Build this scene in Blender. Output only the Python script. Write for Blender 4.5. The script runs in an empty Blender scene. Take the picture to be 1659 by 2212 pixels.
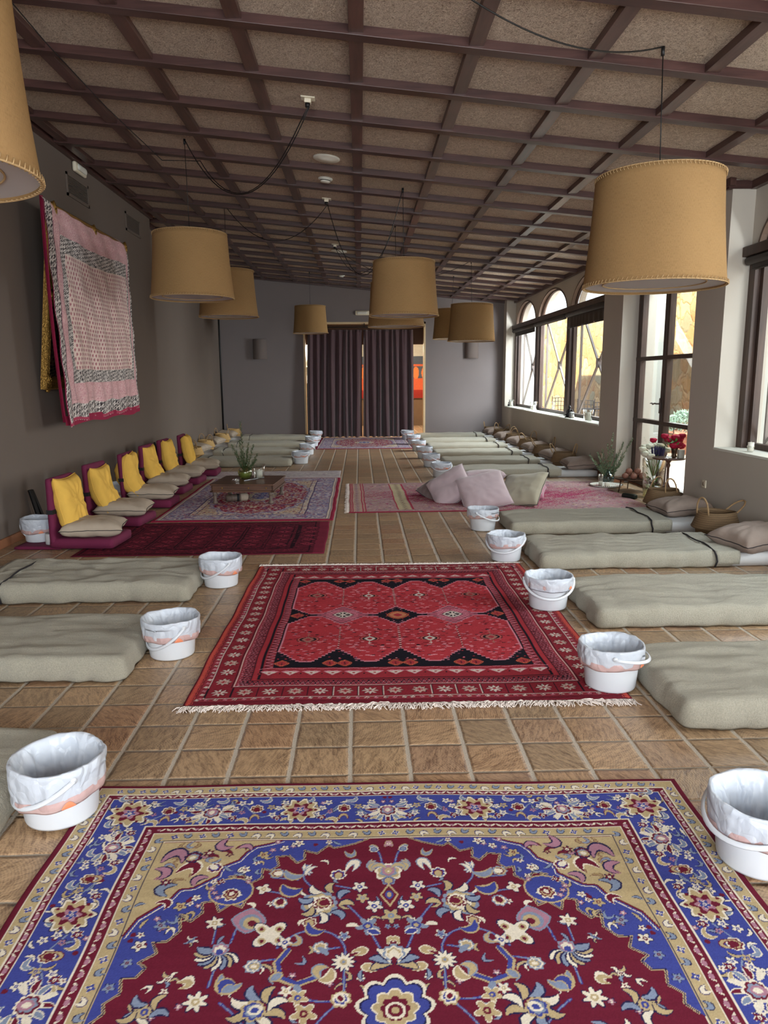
import bpy, bmesh, math, random
import numpy as np
from mathutils import Vector, Matrix, noise
PI = math.pi
random.seed(7)
S = bpy.context.scene
COL = S.collection
# ---------------------------------------------------------------- camera
F, PITCH, YAW, ROLL, CAMH = 1603.35, 0.17937, 0.03117, -0.00558, 1.55
fw = Vector((math.sin(YAW)*math.cos(PITCH), math.cos(YAW)*math.cos(PITCH), -math.sin(PITCH)))
r0 = Vector((math.cos(YAW), -math.sin(YAW), 0)); u0 = r0.cross(fw)
rt = math.cos(ROLL)*r0+math.sin(ROLL)*u0; up = -math.sin(ROLL)*r0+math.cos(ROLL)*u0
cd = bpy.data.cameras.new('camera'); cam = bpy.data.objects.new('camera', cd); COL.objects.link(cam)
m = Matrix((rt, up, -fw)).transposed().to_4x4(); m.translation = (0, 0, CAMH); cam.matrix_world = m
cd.sensor_fit = 'VERTICAL'; cd.sensor_height = 24; cd.lens = F/2212*24; cd.clip_start = .05; cd.clip_end = 200
S.camera = cam
# ---------------------------------------------------------------- light and exposure
SKY = 1.5; SUN = 12.0; REAR = 240.0; EXPO = 1.50
S.view_settings.view_transform = 'Standard'; S.view_settings.look = 'None'
S.view_settings.exposure = EXPO; S.view_settings.gamma = 1.0
try: S.view_settings.use_curve_mapping = False
except Exception: pass
cy_ = S.cycles
cy_.use_denoising = True; cy_.max_bounces = 7; cy_.diffuse_bounces = 4; cy_.glossy_bounces = 3
cy_.transmission_bounces = 6; cy_.transparent_max_bounces = 10; cy_.caustics_reflective = False; cy_.caustics_refractive = False
cy_.sample_clamp_indirect = 6; cy_.use_adaptive_sampling = True
w = bpy.data.worlds.new('sky'); S.world = w; w.use_nodes = True
bg = w.node_tree.nodes['Background']; bg.inputs[0].default_value = (.80, .93, 1, 1); bg.inputs[1].default_value = SKY

def lamp(name, kind, loc, rot, energy, color, **k):
    l = bpy.data.lights.new(name, kind); l.energy = energy; l.color = color
    for a, v in k.items(): setattr(l, a, v)
    o = bpy.data.objects.new(name, l); o.location = loc; o.rotation_euler = rot; COL.objects.link(o); return o
def aim(d): return Vector(d).to_track_quat('-Z', 'Y').to_euler()
lamp('sun', 'SUN', (0, 0, 10), aim((.86, .30, -.42)), SUN, (1, .87, .60), angle=.02)
# added fill lamp behind the camera; the south wall there has no glazing
lamp('rear_fill_lamp', 'AREA', (.6, -3.3, 1.9), aim((0, 1, .10)), REAR, (.90, .96, 1), shape='RECTANGLE', size=6.0, size_y=2.4)
# daylight through the window niches of the long glazed wall
for nm, yy, ln, en in (('front_window_daylight', 2.6, 9.4, 420), ('door_daylight', 9.6, 2.0, 110), ('arched_window_daylight', 15.6, 7.0, 560)):
    lamp(nm, 'AREA', (5.5, yy, 4.1), aim((-1, .3 if yy > 12 else .05, -.62)), en, (.88, .95, 1), shape='RECTANGLE', size=1.6, size_y=ln)
lamp('far_room_lamp', 'POINT', (1.3, 21.0, 2.5), (0, 0, 0), 30, (1, .82, .58), shadow_soft_size=.15)

# ---------------------------------------------------------------- materials
def lin(c):
    return tuple(((x/255)/12.92 if x/255 <= .04045 else (((x/255)+.055)/1.055)**2.4) for x in c[:3])
class NT:
    def __init__(s, name):
        s.m = bpy.data.materials.new(name); s.m.use_nodes = True; s.t = s.m.node_tree; s.b = s.t.nodes['Principled BSDF']; s.o = s.t.nodes['Material Output']
    def n(s, kind, _p=None, **k):
        x = s.t.nodes.new('ShaderNode'+kind)
        for a, v in (_p or {}).items(): setattr(x, a, v)
        for a, v in k.items():
            a = a.replace('_', ' '); i = int(a[1:]) if a[0] == 'i' and a[1:].isdigit() else a
            s.set(x.inputs[i], v)
        return x
    def set(s, inp, v):
        if isinstance(v, bpy.types.NodeSocket): s.t.links.new(v, inp)
        elif isinstance(v, bpy.types.Node): s.t.links.new(v.outputs[0], inp)
        elif isinstance(v, tuple) and inp.type == 'RGBA': inp.default_value = (*v[:3], 1)
        else: inp.default_value = v
    def math(s, op, a, b=0.0, c=0.0):
        x = s.t.nodes.new('ShaderNodeMath'); x.operation = op
        for i, v in enumerate((a, b, c)): s.set(x.inputs[i], v)
        return x.outputs[0]
    def mix(s, f, a, b, mode='MIX'):
        x = s.t.nodes.new('ShaderNodeMix'); x.data_type = 'RGBA'; x.blend_type = mode
        s.set(x.inputs[0], f); s.set(x.inputs[6], a); s.set(x.inputs[7], b); return x.outputs[2]
    def ramp(s, f, stops):
        x = s.t.nodes.new('ShaderNodeValToRGB'); e = x.color_ramp.elements
        while len(e) < len(stops): e.new(.5)
        for q, (p, c) in zip(e, stops): q.position = p; q.color = (*c, 1)
        s.set(x.inputs[0], f); return x.outputs[0]
    def obj(s, sc=(1, 1, 1), rot=(0, 0, 0), gen='Object'):
        return s.n('Mapping', Vector=s.n('TexCoord').outputs[gen], Scale=sc, Rotation=rot).outputs[0]
    def noise(s, vec, scale, detail=3, rough=.5, dist=0.0, out=0):
        return s.n('TexNoise', Vector=vec, Scale=scale, Detail=float(detail), Roughness=rough, Distortion=dist).outputs[out]
    def bump(s, h, strength=.3, dist=.01):
        s.set(s.b.inputs['Normal'], s.n('Bump', Strength=strength, Distance=dist, Height=h))
MATS = {}
def mat(name, rgb, rough=.6, metal=0, var=.12, scale=8, bump=0, bscale=60, bdist=.003, trans=0, sheen=0, stretch=(1, 1, 1), spec=.5, alpha=1, gl=0, ior=1.45):
    if name in MATS: return MATS[name]
    N = NT(name); c = lin(rgb); v = N.obj(stretch)
    a = tuple(x*(1-var) for x in c); d = tuple(min(1, x*(1+var)) for x in c)
    N.set(N.b.inputs['Base Color'], N.mix(N.noise(v, scale, 4), a, d))
    N.b.inputs['Roughness'].default_value = rough; N.b.inputs['Metallic'].default_value = metal
    N.b.inputs['Specular IOR Level'].default_value = spec; N.b.inputs['IOR'].default_value = ior
    if sheen: N.b.inputs['Sheen Weight'].default_value = sheen
    if gl: N.b.inputs['Transmission Weight'].default_value = gl
    if alpha < 1: N.b.inputs['Alpha'].default_value = alpha
    if bump: N.bump(N.noise(v, bscale, 3), bump, bdist)
    if trans:
        t = N.n('BsdfTranslucent', Color=tuple(c)); mx = N.n('MixShader', i0=trans, i1=N.b.outputs[0], i2=t.outputs[0]); N.set(N.o.inputs[0], mx)
    MATS[name] = N.m; return N.m
def towel(name, rgb):
    N = NT(name); v = N.obj(); c = lin(rgb)
    n1 = N.ramp(N.noise(v, 150, 4, .75), [(.36, (0, 0, 0)), (.64, (1, 1, 1))]); n2 = N.noise(v, 5, 4)
    N.set(N.b.inputs['Base Color'], N.mix(n2, N.mix(n1, tuple(x*.72 for x in c), c), N.mix(n1, tuple(x*.86 for x in c), tuple(x*1.15 for x in c))))
    N.b.inputs['Roughness'].default_value = .95; N.b.inputs['Sheen Weight'].default_value = .25; N.b.inputs['Specular IOR Level'].default_value = .15
    h = N.math('ADD', N.math('MULTIPLY', n1, .16), N.noise(N.obj((1, 3, 1)), 5, 5, .65)); N.bump(h, .9, .022); return N.m
def linen(name, rgb, trans=0, amt=.16):
    N = NT(name); c = lin(rgb); uv = N.n('TexCoord').outputs['UV']
    a = N.noise(N.n('Mapping', Vector=uv, Scale=(40, 900, 1)), 1, 3); b = N.noise(N.n('Mapping', Vector=uv, Scale=(900, 40, 1)), 1, 3)
    h = N.math('ADD', a, b); k = N.noise(N.obj(), 3, 3)
    f = N.math('ADD', N.math('MULTIPLY', h, .8), N.math('MULTIPLY', k, .3))
    N.set(N.b.inputs['Base Color'], N.ramp(f, [(.45, tuple(x*(1-amt*2.2) for x in c)), (1.15, tuple(min(1, x*(1+amt)) for x in c))]))
    N.b.inputs['Roughness'].default_value = .9; N.b.inputs['Specular IOR Level'].default_value = .15; N.bump(h, .3, .002)
    if trans:
        t = N.n('BsdfTranslucent', Color=tuple(c)); mx = N.n('MixShader', i0=trans, i1=N.b.outputs[0], i2=t.outputs[0]); N.set(N.o.inputs[0], mx)
    return N.m
def glass(name, tint=(1, 1, 1), rough=0.0, k=.85):
    N = NT(name)
    tr = N.n('BsdfTransparent', Color=tint); gl = N.n('BsdfGlossy', Color=(1., 1., 1.), Roughness=rough)
    f = N.math('MULTIPLY', N.n('LayerWeight', Blend=.25).outputs['Facing'], 1-k+.35); f = N.math('ADD', f, .03)
    N.set(N.o.inputs[0], N.n('MixShader', i0=f, i1=tr.outputs[0], i2=gl.outputs[0])); return N.m

def floor_mat(name, sx, sy, ox, oy, tint=(1, 1, 1)):
    N = NT(name); P = N.n('TexCoord').outputs['Object']
    wob = N.noise(P, 26, 3, .6, out=1); wob2 = N.noise(P, 3.2, 2, .5, out=1)
    def shift(v, n, a):
        q = N.n('VectorMath', {'operation': 'SUBTRACT'}, i0=n, i1=(.5, .5, .5)); q = N.n('VectorMath', {'operation': 'SCALE'}, i0=q.outputs[0], Scale=a)
        return N.n('VectorMath', {'operation': 'ADD'}, i0=v, i1=q.outputs[0]).outputs[0]
    V = shift(shift(P, wob, .008), wob2, .009)
    s = N.n('SeparateXYZ', Vector=V)
    tx = N.math('DIVIDE', N.math('SUBTRACT', s.outputs[0], ox), sx); ty = N.math('DIVIDE', N.math('SUBTRACT', s.outputs[1], oy), sy)
    ix = N.math('FLOOR', tx); iy = N.math('FLOOR', ty); fx = N.math('FRACT', tx); fy = N.math('FRACT', ty)
    ex = N.math('MULTIPLY', N.math('MINIMUM', fx, N.math('SUBTRACT', 1., fx)), sx); ey = N.math('MULTIPLY', N.math('MINIMUM', fy, N.math('SUBTRACT', 1., fy)), sy)
    e = N.math('MINIMUM', N.math('SUBTRACT', ex, .0045), ey)
    tile = N.n('MapRange', {'interpolation_type': 'SMOOTHSTEP'}, Value=e, i1=.0025, i2=.0065).outputs[0]
    idv = N.n('CombineXYZ', X=ix, Y=iy); rnd = N.n('TexWhiteNoise', {'noise_dimensions': '2D'}, Vector=idv.outputs[0])
    rs = N.n('SeparateColor', Color=rnd.outputs['Color'])
    cxy = N.n('CombineXYZ', X=N.math('SUBTRACT', fx, .5), Y=N.math('SUBTRACT', fy, .5))
    ang = N.math('MULTIPLY', N.math('SUBTRACT', rs.outputs[0], .5), 2.2)
    rv = N.n('VectorRotate', {'rotation_type': 'Z_AXIS'}, Vector=cxy.outputs[0], Angle=ang)
    off = N.n('VectorMath', {'operation': 'MULTIPLY'}, i0=rnd.outputs['Color'], i1=(19., 23., 7.))
    uvw = N.n('VectorMath', {'operation': 'ADD'}, i0=rv.outputs[0], i1=off.outputs[0]).outputs[0]
    st = N.n('VectorMath', {'operation': 'MULTIPLY'}, i0=uvw, i1=(1., .22, 1.)).outputs[0]
    # drag marks of the wet clay: arcs stretched along the tile
    arc = N.n('TexWave', {'wave_type': 'RINGS', 'rings_direction': 'SPHERICAL'}, Vector=N.n('VectorMath', {'operation': 'ADD'}, i0=rv.outputs[0], i1=N.n('CombineXYZ', X=N.math('MULTIPLY', rs.outputs[2], 1.2), Y=N.math('ADD', rs.outputs[1], .25)).outputs[0]).outputs[0], Scale=7.5, Distortion=5., Detail=3., i4=1.6, i5=.65)
    streak = N.noise(st, 16, 5, .7, .6); fine = N.noise(st, 60, 3, .6)
    sw = N.math('MULTIPLY', N.math('ADD', N.math('MULTIPLY', arc.outputs[1], .12), N.math('ADD', N.math('MULTIPLY', streak, 1.15), N.math('MULTIPLY', fine, .55))), .60)
    T = lambda c: tuple(min(1, 1.10*a*b) for a, b in zip(lin(c), tint))
    base = N.ramp(rs.outputs[1], [(0, T((154, 100, 72))), (.25, T((170, 138, 106))), (.5, T((128, 104, 84))), (.75, T((186, 150, 116))), (1, T((140, 100, 86)))])
    colr = N.mix(N.ramp(sw, [(.42, (0, 0, 0)), (.62, (1, 1, 1))]), N.mix(.66, base, T((60, 44, 34))), N.mix(.42, base, T((208, 186, 152))))
    big = N.noise(P, .9, 3); colr = N.mix(N.math('MULTIPLY', big, .35), colr, T((126, 104, 84)))
    pit = N.ramp(N.noise(P, 55, 4, .7), [(.66, (0, 0, 0)), (.72, (1, 1, 1))]); colr = N.mix(N.math('MULTIPLY', pit, .5), colr, T((196, 184, 168)))
    g = N.mix(N.noise(P, 190, 2), T((122, 116, 106)), T((206, 198, 186)))
    # the long joints are wide and pale, the cross joints thin and dark
    g = N.mix(N.math('MULTIPLY', N.math('LESS_THAN', ey, N.math('SUBTRACT', ex, .0035)), .55), g, T((92, 82, 70)))
    N.set(N.b.inputs['Base Color'], N.mix(tile, g, colr))
    N.set(N.b.inputs['Roughness'], N.n('MapRange', Value=N.math('ADD', sw, N.math('MULTIPLY', N.math('SUBTRACT', 1., tile), .6)), i1=.3, i2=1.2, i3=.24, i4=.7).outputs[0])
    N.b.inputs['Specular IOR Level'].default_value = .55
    h = N.math('ADD', N.math('MULTIPLY', N.n('MapRange', {'interpolation_type': 'SMOOTHSTEP'}, Value=e, i1=.0, i2=.016).outputs[0], 1.3), N.math('ADD', N.math('MULTIPLY', sw, .62), N.math('MULTIPLY', N.noise(P, 210, 2), .16)))
    N.bump(h, .75, .006); return N.m
def plaster(name, rgb, var=.06):
    N = NT(name); v = N.obj(); c = lin(rgb)
    N.set(N.b.inputs['Base Color'], N.mix(N.noise(v, 1.3, 5, .6), tuple(x*(1-var) for x in c), tuple(min(1, x*(1+var)) for x in c)))
    N.b.inputs['Roughness'].default_value = .88; N.b.inputs['Specular IOR Level'].default_value = .25
    N.bump(N.math('ADD', N.noise(v, 6, 4), N.math('MULTIPLY', N.noise(v, 120, 2), .15)), .12, .01); return N.m
def straw_panel(name):
    N = NT(name); v = N.obj(); w1 = N.noise(v, 9, 2, out=1)
    def fib(seed, ang):
        q = N.n('Mapping', Vector=v, Rotation=(0, 0, ang), Location=(seed, seed*2, 0)); d = N.n('VectorMath', {'operation': 'SCALE'}, i0=w1, Scale=.07)
        q = N.n('VectorMath', {'operation': 'ADD'}, i0=q.outputs[0], i1=d.outputs[0]); q = N.n('Mapping', Vector=q.outputs[0], Scale=(22, 150, 1))
        x = N.noise(q.outputs[0], 1, 2, .5, .8); return N.math('SUBTRACT', 1., N.math('MULTIPLY', N.math('ABSOLUTE', N.math('SUBTRACT', x, .5)), 13.))
    h = N.math('MAXIMUM', N.math('MAXIMUM', fib(0, .3), fib(3, 1.5)), N.math('MAXIMUM', fib(7, 2.4), fib(11, .9))); h = N.math('MAXIMUM', h, 0.)
    N.set(N.b.inputs['Base Color'], N.ramp(h, [(0, lin((92, 70, 56))), (.4, lin((184, 158, 136))), (1, lin((242, 226, 208)))]))
    N.b.inputs['Roughness'].default_value = .9; N.b.inputs['Specular IOR Level'].default_value = .2
    N.bump(h, .8, .008); return N.m
def wood(name, dark, light, axis=0, rough=.45, sc=1.0, spec=.5):
    N = NT(name); s = [18*sc]*3; s[axis] = 1.6*sc; v = N.obj(tuple(s)); n = N.noise(v, 1.5, 5, .6, .4); k = N.noise(N.obj(), 2.2, 3)
    f = N.math('ADD', N.math('MULTIPLY', n, .75), N.math('MULTIPLY', k, .35))
    N.set(N.b.inputs['Base Color'], N.ramp(f, [(.3, lin(dark)), (.75, lin(light))])); N.b.inputs['Roughness'].default_value = rough
    N.b.inputs['Specular IOR Level'].default_value = spec
    N.bump(n, .2, .003); return N.m
def stone_mat(name):
    N = NT(name); v = N.obj(); q = N.n('VectorMath', {'operation': 'SCALE'}, i0=N.noise(v, 2.2, 3, out=1), Scale=.55)
    u = N.n('VectorMath', {'operation': 'ADD'}, i0=v, i1=q.outputs[0]); u = N.n('Mapping', Vector=u.outputs[0], Scale=(1, 1, 1.5)).outputs[0]
    e = N.n('TexVoronoi', {'feature': 'DISTANCE_TO_EDGE'}, Vector=u, Scale=1.9).outputs['Distance']; c = N.n('TexVoronoi', Vector=u, Scale=1.9).outputs['Color']
    r = N.n('SeparateColor', Color=c).outputs[0]
    col = N.ramp(r, [(.1, lin((180, 156, 122))), (.3, lin((160, 118, 84))), (.5, lin((196, 178, 146))), (.7, lin((168, 134, 96))), (.9, lin((146, 144, 128)))])
    col = N.mix(N.noise(v, 9, 4, .6), N.mix(.4, col, lin((90, 70, 52))), col); col = N.mix(1., col, (.60, .58, .55), 'MULTIPLY')
    m_ = N.n('MapRange', Value=e, i1=.015, i2=.06).outputs[0]
    N.set(N.b.inputs['Base Color'], N.mix(m_, lin((120, 98, 74)), col)); N.b.inputs['Roughness'].default_value = .95; N.b.inputs['Specular IOR Level'].default_value = .1
    N.bump(N.math('ADD', N.math('MINIMUM', N.math('MULTIPLY', e, 3.), .5), N.math('MULTIPLY', N.noise(v, 14, 4), .4)), .8, .06); return N.m
def weave(name, rgb, lo=.55):
    N = NT(name); uv = N.n('TexCoord').outputs['UV']; c = lin(rgb)
    b = N.n('TexBrick', {'offset': .5}, Vector=N.n('Mapping', Vector=uv, Scale=(104, 44, 1)), Scale=1., Mortar_Size=.08, Mortar_Smooth=.6, Brick_Width=1., Row_Height=1.)
    f = N.math('SUBTRACT', 1., b.outputs['Fac']); k = N.noise(N.n('Mapping', Vector=uv, Scale=(8, 60, 1)), 3, 4)
    N.set(N.b.inputs['Base Color'], N.mix(N.math('MULTIPLY', f, N.math('ADD', .45, k)), tuple(x*lo*.6 for x in c), c)); N.b.inputs['Roughness'].default_value = .8
    N.bump(f, .7, .006); return N.m
def vcol(name, rough=.95, bscale=700, sheen=.0, bstr=.35):
    N = NT(name); a = N.n('HueSaturation', Saturation=.95, Value=1., Color=N.n('Attribute', {'attribute_name': 'Col'}).outputs['Color']).outputs[0]; v = N.obj(); n = N.noise(v, bscale, 2, .6)
    N.set(N.b.inputs['Base Color'], N.mix(n, N.mix(.78, (0., 0., 0.), a), a)); N.b.inputs['Roughness'].default_value = rough
    N.b.inputs['Specular IOR Level'].default_value = .08; N.b.inputs['Sheen Weight'].default_value = sheen
    N.bump(N.math('ADD', n, N.math('MULTIPLY', N.noise(v, 4, 3), .8)), bstr, .004); return N.m

M = {}
M['floor'] = floor_mat('terracotta_tiles', .24134, .23016, -.0567, 2.9414, (1.03, .98, .93))
M['terrace'] = floor_mat('terrace_tiles', .30, .30, 0, 0, (1.25, 1.3, 1.4))
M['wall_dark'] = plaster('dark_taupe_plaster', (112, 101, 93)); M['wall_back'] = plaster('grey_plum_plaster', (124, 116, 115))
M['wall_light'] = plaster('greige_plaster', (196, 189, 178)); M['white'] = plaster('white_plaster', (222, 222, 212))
M['straw'] = straw_panel('straw_board'); M['beam'] = wood('mahogany_beam', (46, 28, 27), (84, 56, 52), 0, .36)
M['frame'] = wood('dark_window_wood', (44, 30, 24), (84, 62, 52), 2, .5)
M['base'] = mat('terracotta_skirting', (150, 100, 70), .7, var=.2, bump=.2)
M['stone'] = stone_mat('rubble_stone'); M['glass'] = glass('window_glass', (.97, .99, .98))

# ---------------------------------------------------------------- mesh helpers
class MB:
    def __init__(s): s.v = []; s.f = []; s.uv = {}
    def add(s, vs, fs, uvs=None):
        o = len(s.v); s.v += [tuple(v) for v in vs]
        for i, f in enumerate(fs):
            s.f.append(tuple(o+k for k in f))
            if uvs: s.uv[len(s.f)-1] = [uvs[k] for k in f]
        return s
    def box(s, x0, x1, y0, y1, z0, z1, T=None):
        vs = [Vector((x, y, z)) for z in (z0, z1) for y in (y0, y1) for x in (x0, x1)]
        if T: vs = [T @ v for v in vs]
        return s.add(vs, [(0, 2, 3, 1), (4, 5, 7, 6), (0, 1, 5, 4), (2, 6, 7, 3), (0, 4, 6, 2), (1, 3, 7, 5)])
    def bar(s, a, b, w, h, upv=(0, 0, 1)):
        a = Vector(a); b = Vector(b); d = (b-a); L = d.length; d.normalize(); sx = d.cross(Vector(upv))
        if sx.length < 1e-4: sx = d.cross(Vector((1, 0, 0)))
        sx.normalize(); sz = sx.cross(d); T = Matrix((sx, d, sz)).transposed().to_4x4(); T.translation = a
        return s.box(-w/2, w/2, 0, L, -h/2, h/2, T)
    def lathe(s, prof, n=32, c=(0, 0, 0), fn=None, cap0=False, cap1=False):
        vs = []; uv = []; L = [0]
        for i in range(1, len(prof)): L.append(L[-1]+math.hypot(prof[i][0]-prof[i-1][0], prof[i][1]-prof[i-1][1]))
        for i, (r, z) in enumerate(prof):
            for k in range(n+1):
                a = 2*PI*k/n; p = Vector((r*math.cos(a), r*math.sin(a), z))
                if fn: p = fn(p, a, i)
                vs.append(p+Vector(c)); uv.append((k/n, L[i]/max(L[-1], 1e-6)))
        fs = [(i*(n+1)+k, i*(n+1)+k+1, (i+1)*(n+1)+k+1, (i+1)*(n+1)+k) for i in range(len(prof)-1) for k in range(n)]
        if cap0: fs.append(tuple(range(n-1, -1, -1)))
        if cap1: fs.append(tuple((len(prof)-1)*(n+1)+k for k in range(n)))
        return s.add(vs, fs, uv)
    def tube(s, pts, r, n=8, closed=False, cap=True):
        pts = [Vector(p) for p in pts]; m_ = len(pts); vs = []; nrm = None
        for i, p in enumerate(pts):
            if closed: d = pts[(i+1) % m_]-pts[i-1]
            else: d = pts[min(i+1, m_-1)]-pts[max(i-1, 0)]
            if d.length < 1e-9: d = Vector((0, 0, 1))
            d.normalize()
            if nrm is None: nrm = d.orthogonal().normalized()
            nrm = (nrm-d*nrm.dot(d)); nrm = nrm.normalized() if nrm.length > 1e-6 else d.orthogonal().normalized()
            b = d.cross(nrm); rr = r[i] if isinstance(r, list) else r
            rr = rr if isinstance(rr, (list, tuple)) else (rr, rr)
            for k in range(n): a = 2*PI*k/n; vs.append(p+nrm*math.cos(a)*rr[0]+b*math.sin(a)*rr[1])
        fs = [(i*n+k, i*n+(k+1) % n, (i+1)*n+(k+1) % n, (i+1)*n+k) for i in range(m_-1) for k in range(n)]
        if closed: fs += [((m_-1)*n+k, (m_-1)*n+(k+1) % n, (k+1) % n, k) for k in range(n)]
        elif cap: fs += [tuple(range(n-1, -1, -1)), tuple((m_-1)*n+k for k in range(n))]
        return s.add(vs, fs)
    def grid(s, nu, nv, fn, wrap=False):
        vs = []; uv = []
        for j in range(nv+1):
            for i in range(nu+1): vs.append(fn(i/nu, j/nv)); uv.append((i/nu, j/nv))
        w_ = nu+1
        return s.add(vs, [(j*w_+i, j*w_+i+1, (j+1)*w_+i+1, (j+1)*w_+i) for j in range(nv) for i in range(nu)], uv)
    def prism(s, poly, z0, z1, T=None):
        n = len(poly); vs = [Vector((x, y, z0)) for x, y in poly]+[Vector((x, y, z1)) for x, y in poly]
        if T: vs = [T @ v for v in vs]
        return s.add(vs, [tuple(range(n-1, -1, -1)), tuple(range(n, 2*n))]+[(i, (i+1) % n, n+(i+1) % n, n+i) for i in range(n)])
    def ball(s, c, r, nu=12, nv=8, fn=None):
        def f(u, v):
            a = u*2*PI; b = (v-.5)*PI; d = Vector((math.cos(a)*math.cos(b), math.sin(a)*math.cos(b), math.sin(b)))
            rr = Vector(r) if isinstance(r, (tuple, list)) else Vector((r, r, r)); p = Vector((d.x*rr.x, d.y*rr.y, d.z*rr.z))
            return (fn(p, d) if fn else p)+Vector(c)
        return s.grid(nu, nv, f)
    def mesh(s, name, mt, smooth=True, weld=0.0):
        me = bpy.data.meshes.new(name); me.from_pydata(s.v, [], s.f)
        if s.uv:
            ul = me.uv_layers.new(name='UVMap'); d = ul.data
            for p in me.polygons:
                q = s.uv.get(p.index)
                if q:
                    for li, c in zip(p.loop_indices, q): d[li].uv = c
        if weld:
            bm = bmesh.new(); bm.from_mesh(me); bmesh.ops.remove_doubles(bm, verts=bm.verts, dist=weld); bmesh.ops.recalc_face_normals(bm, faces=bm.faces); bm.to_mesh(me); bm.free()
        me.materials.append(mt); me.polygons.foreach_set('use_smooth', [bool(smooth)]*len(me.polygons)); me.update()
        return me
    def build(s, name, mt, parent=None, smooth=False, weld=0.0, bevel=0, loc=None, **props):
        o = bpy.data.objects.new(name, s.mesh(name, mt, smooth, weld)); COL.objects.link(o)
        if parent: o.parent = parent
        if loc: o.location = loc
        if bevel:
            b = o.modifiers.new('bevel', 'BEVEL'); b.width = bevel; b.segments = 2; b.limit_method = 'ANGLE'
        for k, v in props.items(): o[k] = v
        return o
def struct(o): o['kind'] = 'structure'; return o
def tag(o, label, cat, group=None):
    o['label'] = label; o['category'] = cat
    if group: o['group'] = group
    return o
def thing(name, label, cat, loc=(0, 0, 0), rz=0, group=None):
    o = bpy.data.objects.new(name, None); o.empty_display_size = .1; COL.objects.link(o); o.location = loc; o.rotation_euler = (0, 0, rz)
    return tag(o, label, cat, group)
def dup(root, loc, rz=0, label=None, rot=None):
    r = root.copy(); COL.objects.link(r); r.location = loc; r.rotation_euler = rot or (0, 0, rz)
    if label: r['label'] = label
    for ch in list(root.children):
        c = ch.copy(); COL.objects.link(c); c.parent = r
        for g in ch.children: d = g.copy(); COL.objects.link(d); d.parent = c
    return r
def nz(p, s=1., o=0.): return noise.noise(Vector(p)*s+Vector((o, o*1.7, o*.6)))
def rbox(dx, dy, dz, r, step, fn=None, open_bottom=False):
    """soft slab: rounded box centred in x, y with its base at z = 0"""
    B = MB(); nx, ny, nzz = max(2, int(dx/step)), max(2, int(dy/step)), max(2, int(dz/step))
    hx, hy, hz = dx/2, dy/2, dz/2
    def P(x, y, z):
        c = Vector((max(-hx+r, min(hx-r, x)), max(-hy+r, min(hy-r, y)), max(-hz+r, min(hz-r, z)))); d = Vector((x, y, z))-c
        L = d.length; p = c+d*(r/L) if L > 1e-6 else Vector((x, y, z)); n_ = d/L if L > 1e-6 else Vector((0, 0, 1))
        p.z += hz
        if fn: p = fn(p, n_)
        return p
    faces = [(nx, ny, lambda u, v: P((u*2-1)*hx, (v*2-1)*hy, hz)), (nx, nzz, lambda u, v: P((u*2-1)*hx, -hy, (v*2-1)*hz)), (nx, nzz, lambda u, v: P((1-u*2)*hx, hy, (v*2-1)*hz)),
             (ny, nzz, lambda u, v: P(hx, (u*2-1)*hy, (v*2-1)*hz)), (ny, nzz, lambda u, v: P(-hx, (1-u*2)*hy, (v*2-1)*hz))]
    if not open_bottom: faces.append((nx, ny, lambda u, v: P((1-u*2)*hx, (v*2-1)*hy, -hz)))
    for a, b, f in faces: B.grid(a, b, f)
    return B
def pillow(w_, h_, t, seed=0, res=26, fn=None, wr=.012, pinch=.10, rad=1.):
    """stuffed cushion lying in the xy plane, seam at z = 0"""
    B = MB()
    def side(sg):
        def f(u, v):
            a = u*2-1; b = v*2-1; x = w_/2*a*(1-pinch*(1-b*b)); y = h_/2*b*(1-pinch*(1-a*a))
            e = max(0, (1-a**4))**.55*max(0, (1-b**4))**.55
            z = sg*t/2*e; cz = min(1, e*3)
            z += sg*cz*wr*(1-abs(nz((x*5, y*5, sg), 1.5, seed)))*.8
            z += rad*sg*cz*wr*1.1*noise.noise(Vector((math.atan2(b, a)*3.2, (abs(a)+abs(b))*1.2, seed+sg)))
            p = Vector((x, y, z)); p.z += .006*nz((x*14, y*14, 0), 1, seed)*(1-cz)
            return fn(p) if fn else p
        return f
    B.grid(res, res, side(1)); g = side(-1); B.grid(res, res, lambda u, v: g(1-u, v)); return B
def seam(w_, h_, r=.004, fn=None, pinch=.10, n=20, seed=0):
    pts = []
    for k in range(4*n):
        q, i = divmod(k, n); c = i/n*2-1
        a, b = [(c, -1), (1, c), (-c, 1), (-1, -c)][q]
        p = Vector((w_/2*a*(1-pinch*(1-b*b)), h_/2*b*(1-pinch*(1-a*a)), 0)); p.z += .006*nz((p.x*14, p.y*14, 0), 1, seed)
        pts.append(fn(p) if fn else p)
    return MB().tube(pts, r, 6, closed=True)
def sag(a, b, d, n=24):
    a = Vector(a); b = Vector(b); return [a.lerp(b, i/n)-Vector((0, 0, d*4*(i/n)*(1-i/n))) for i in range(n+1)]
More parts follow.
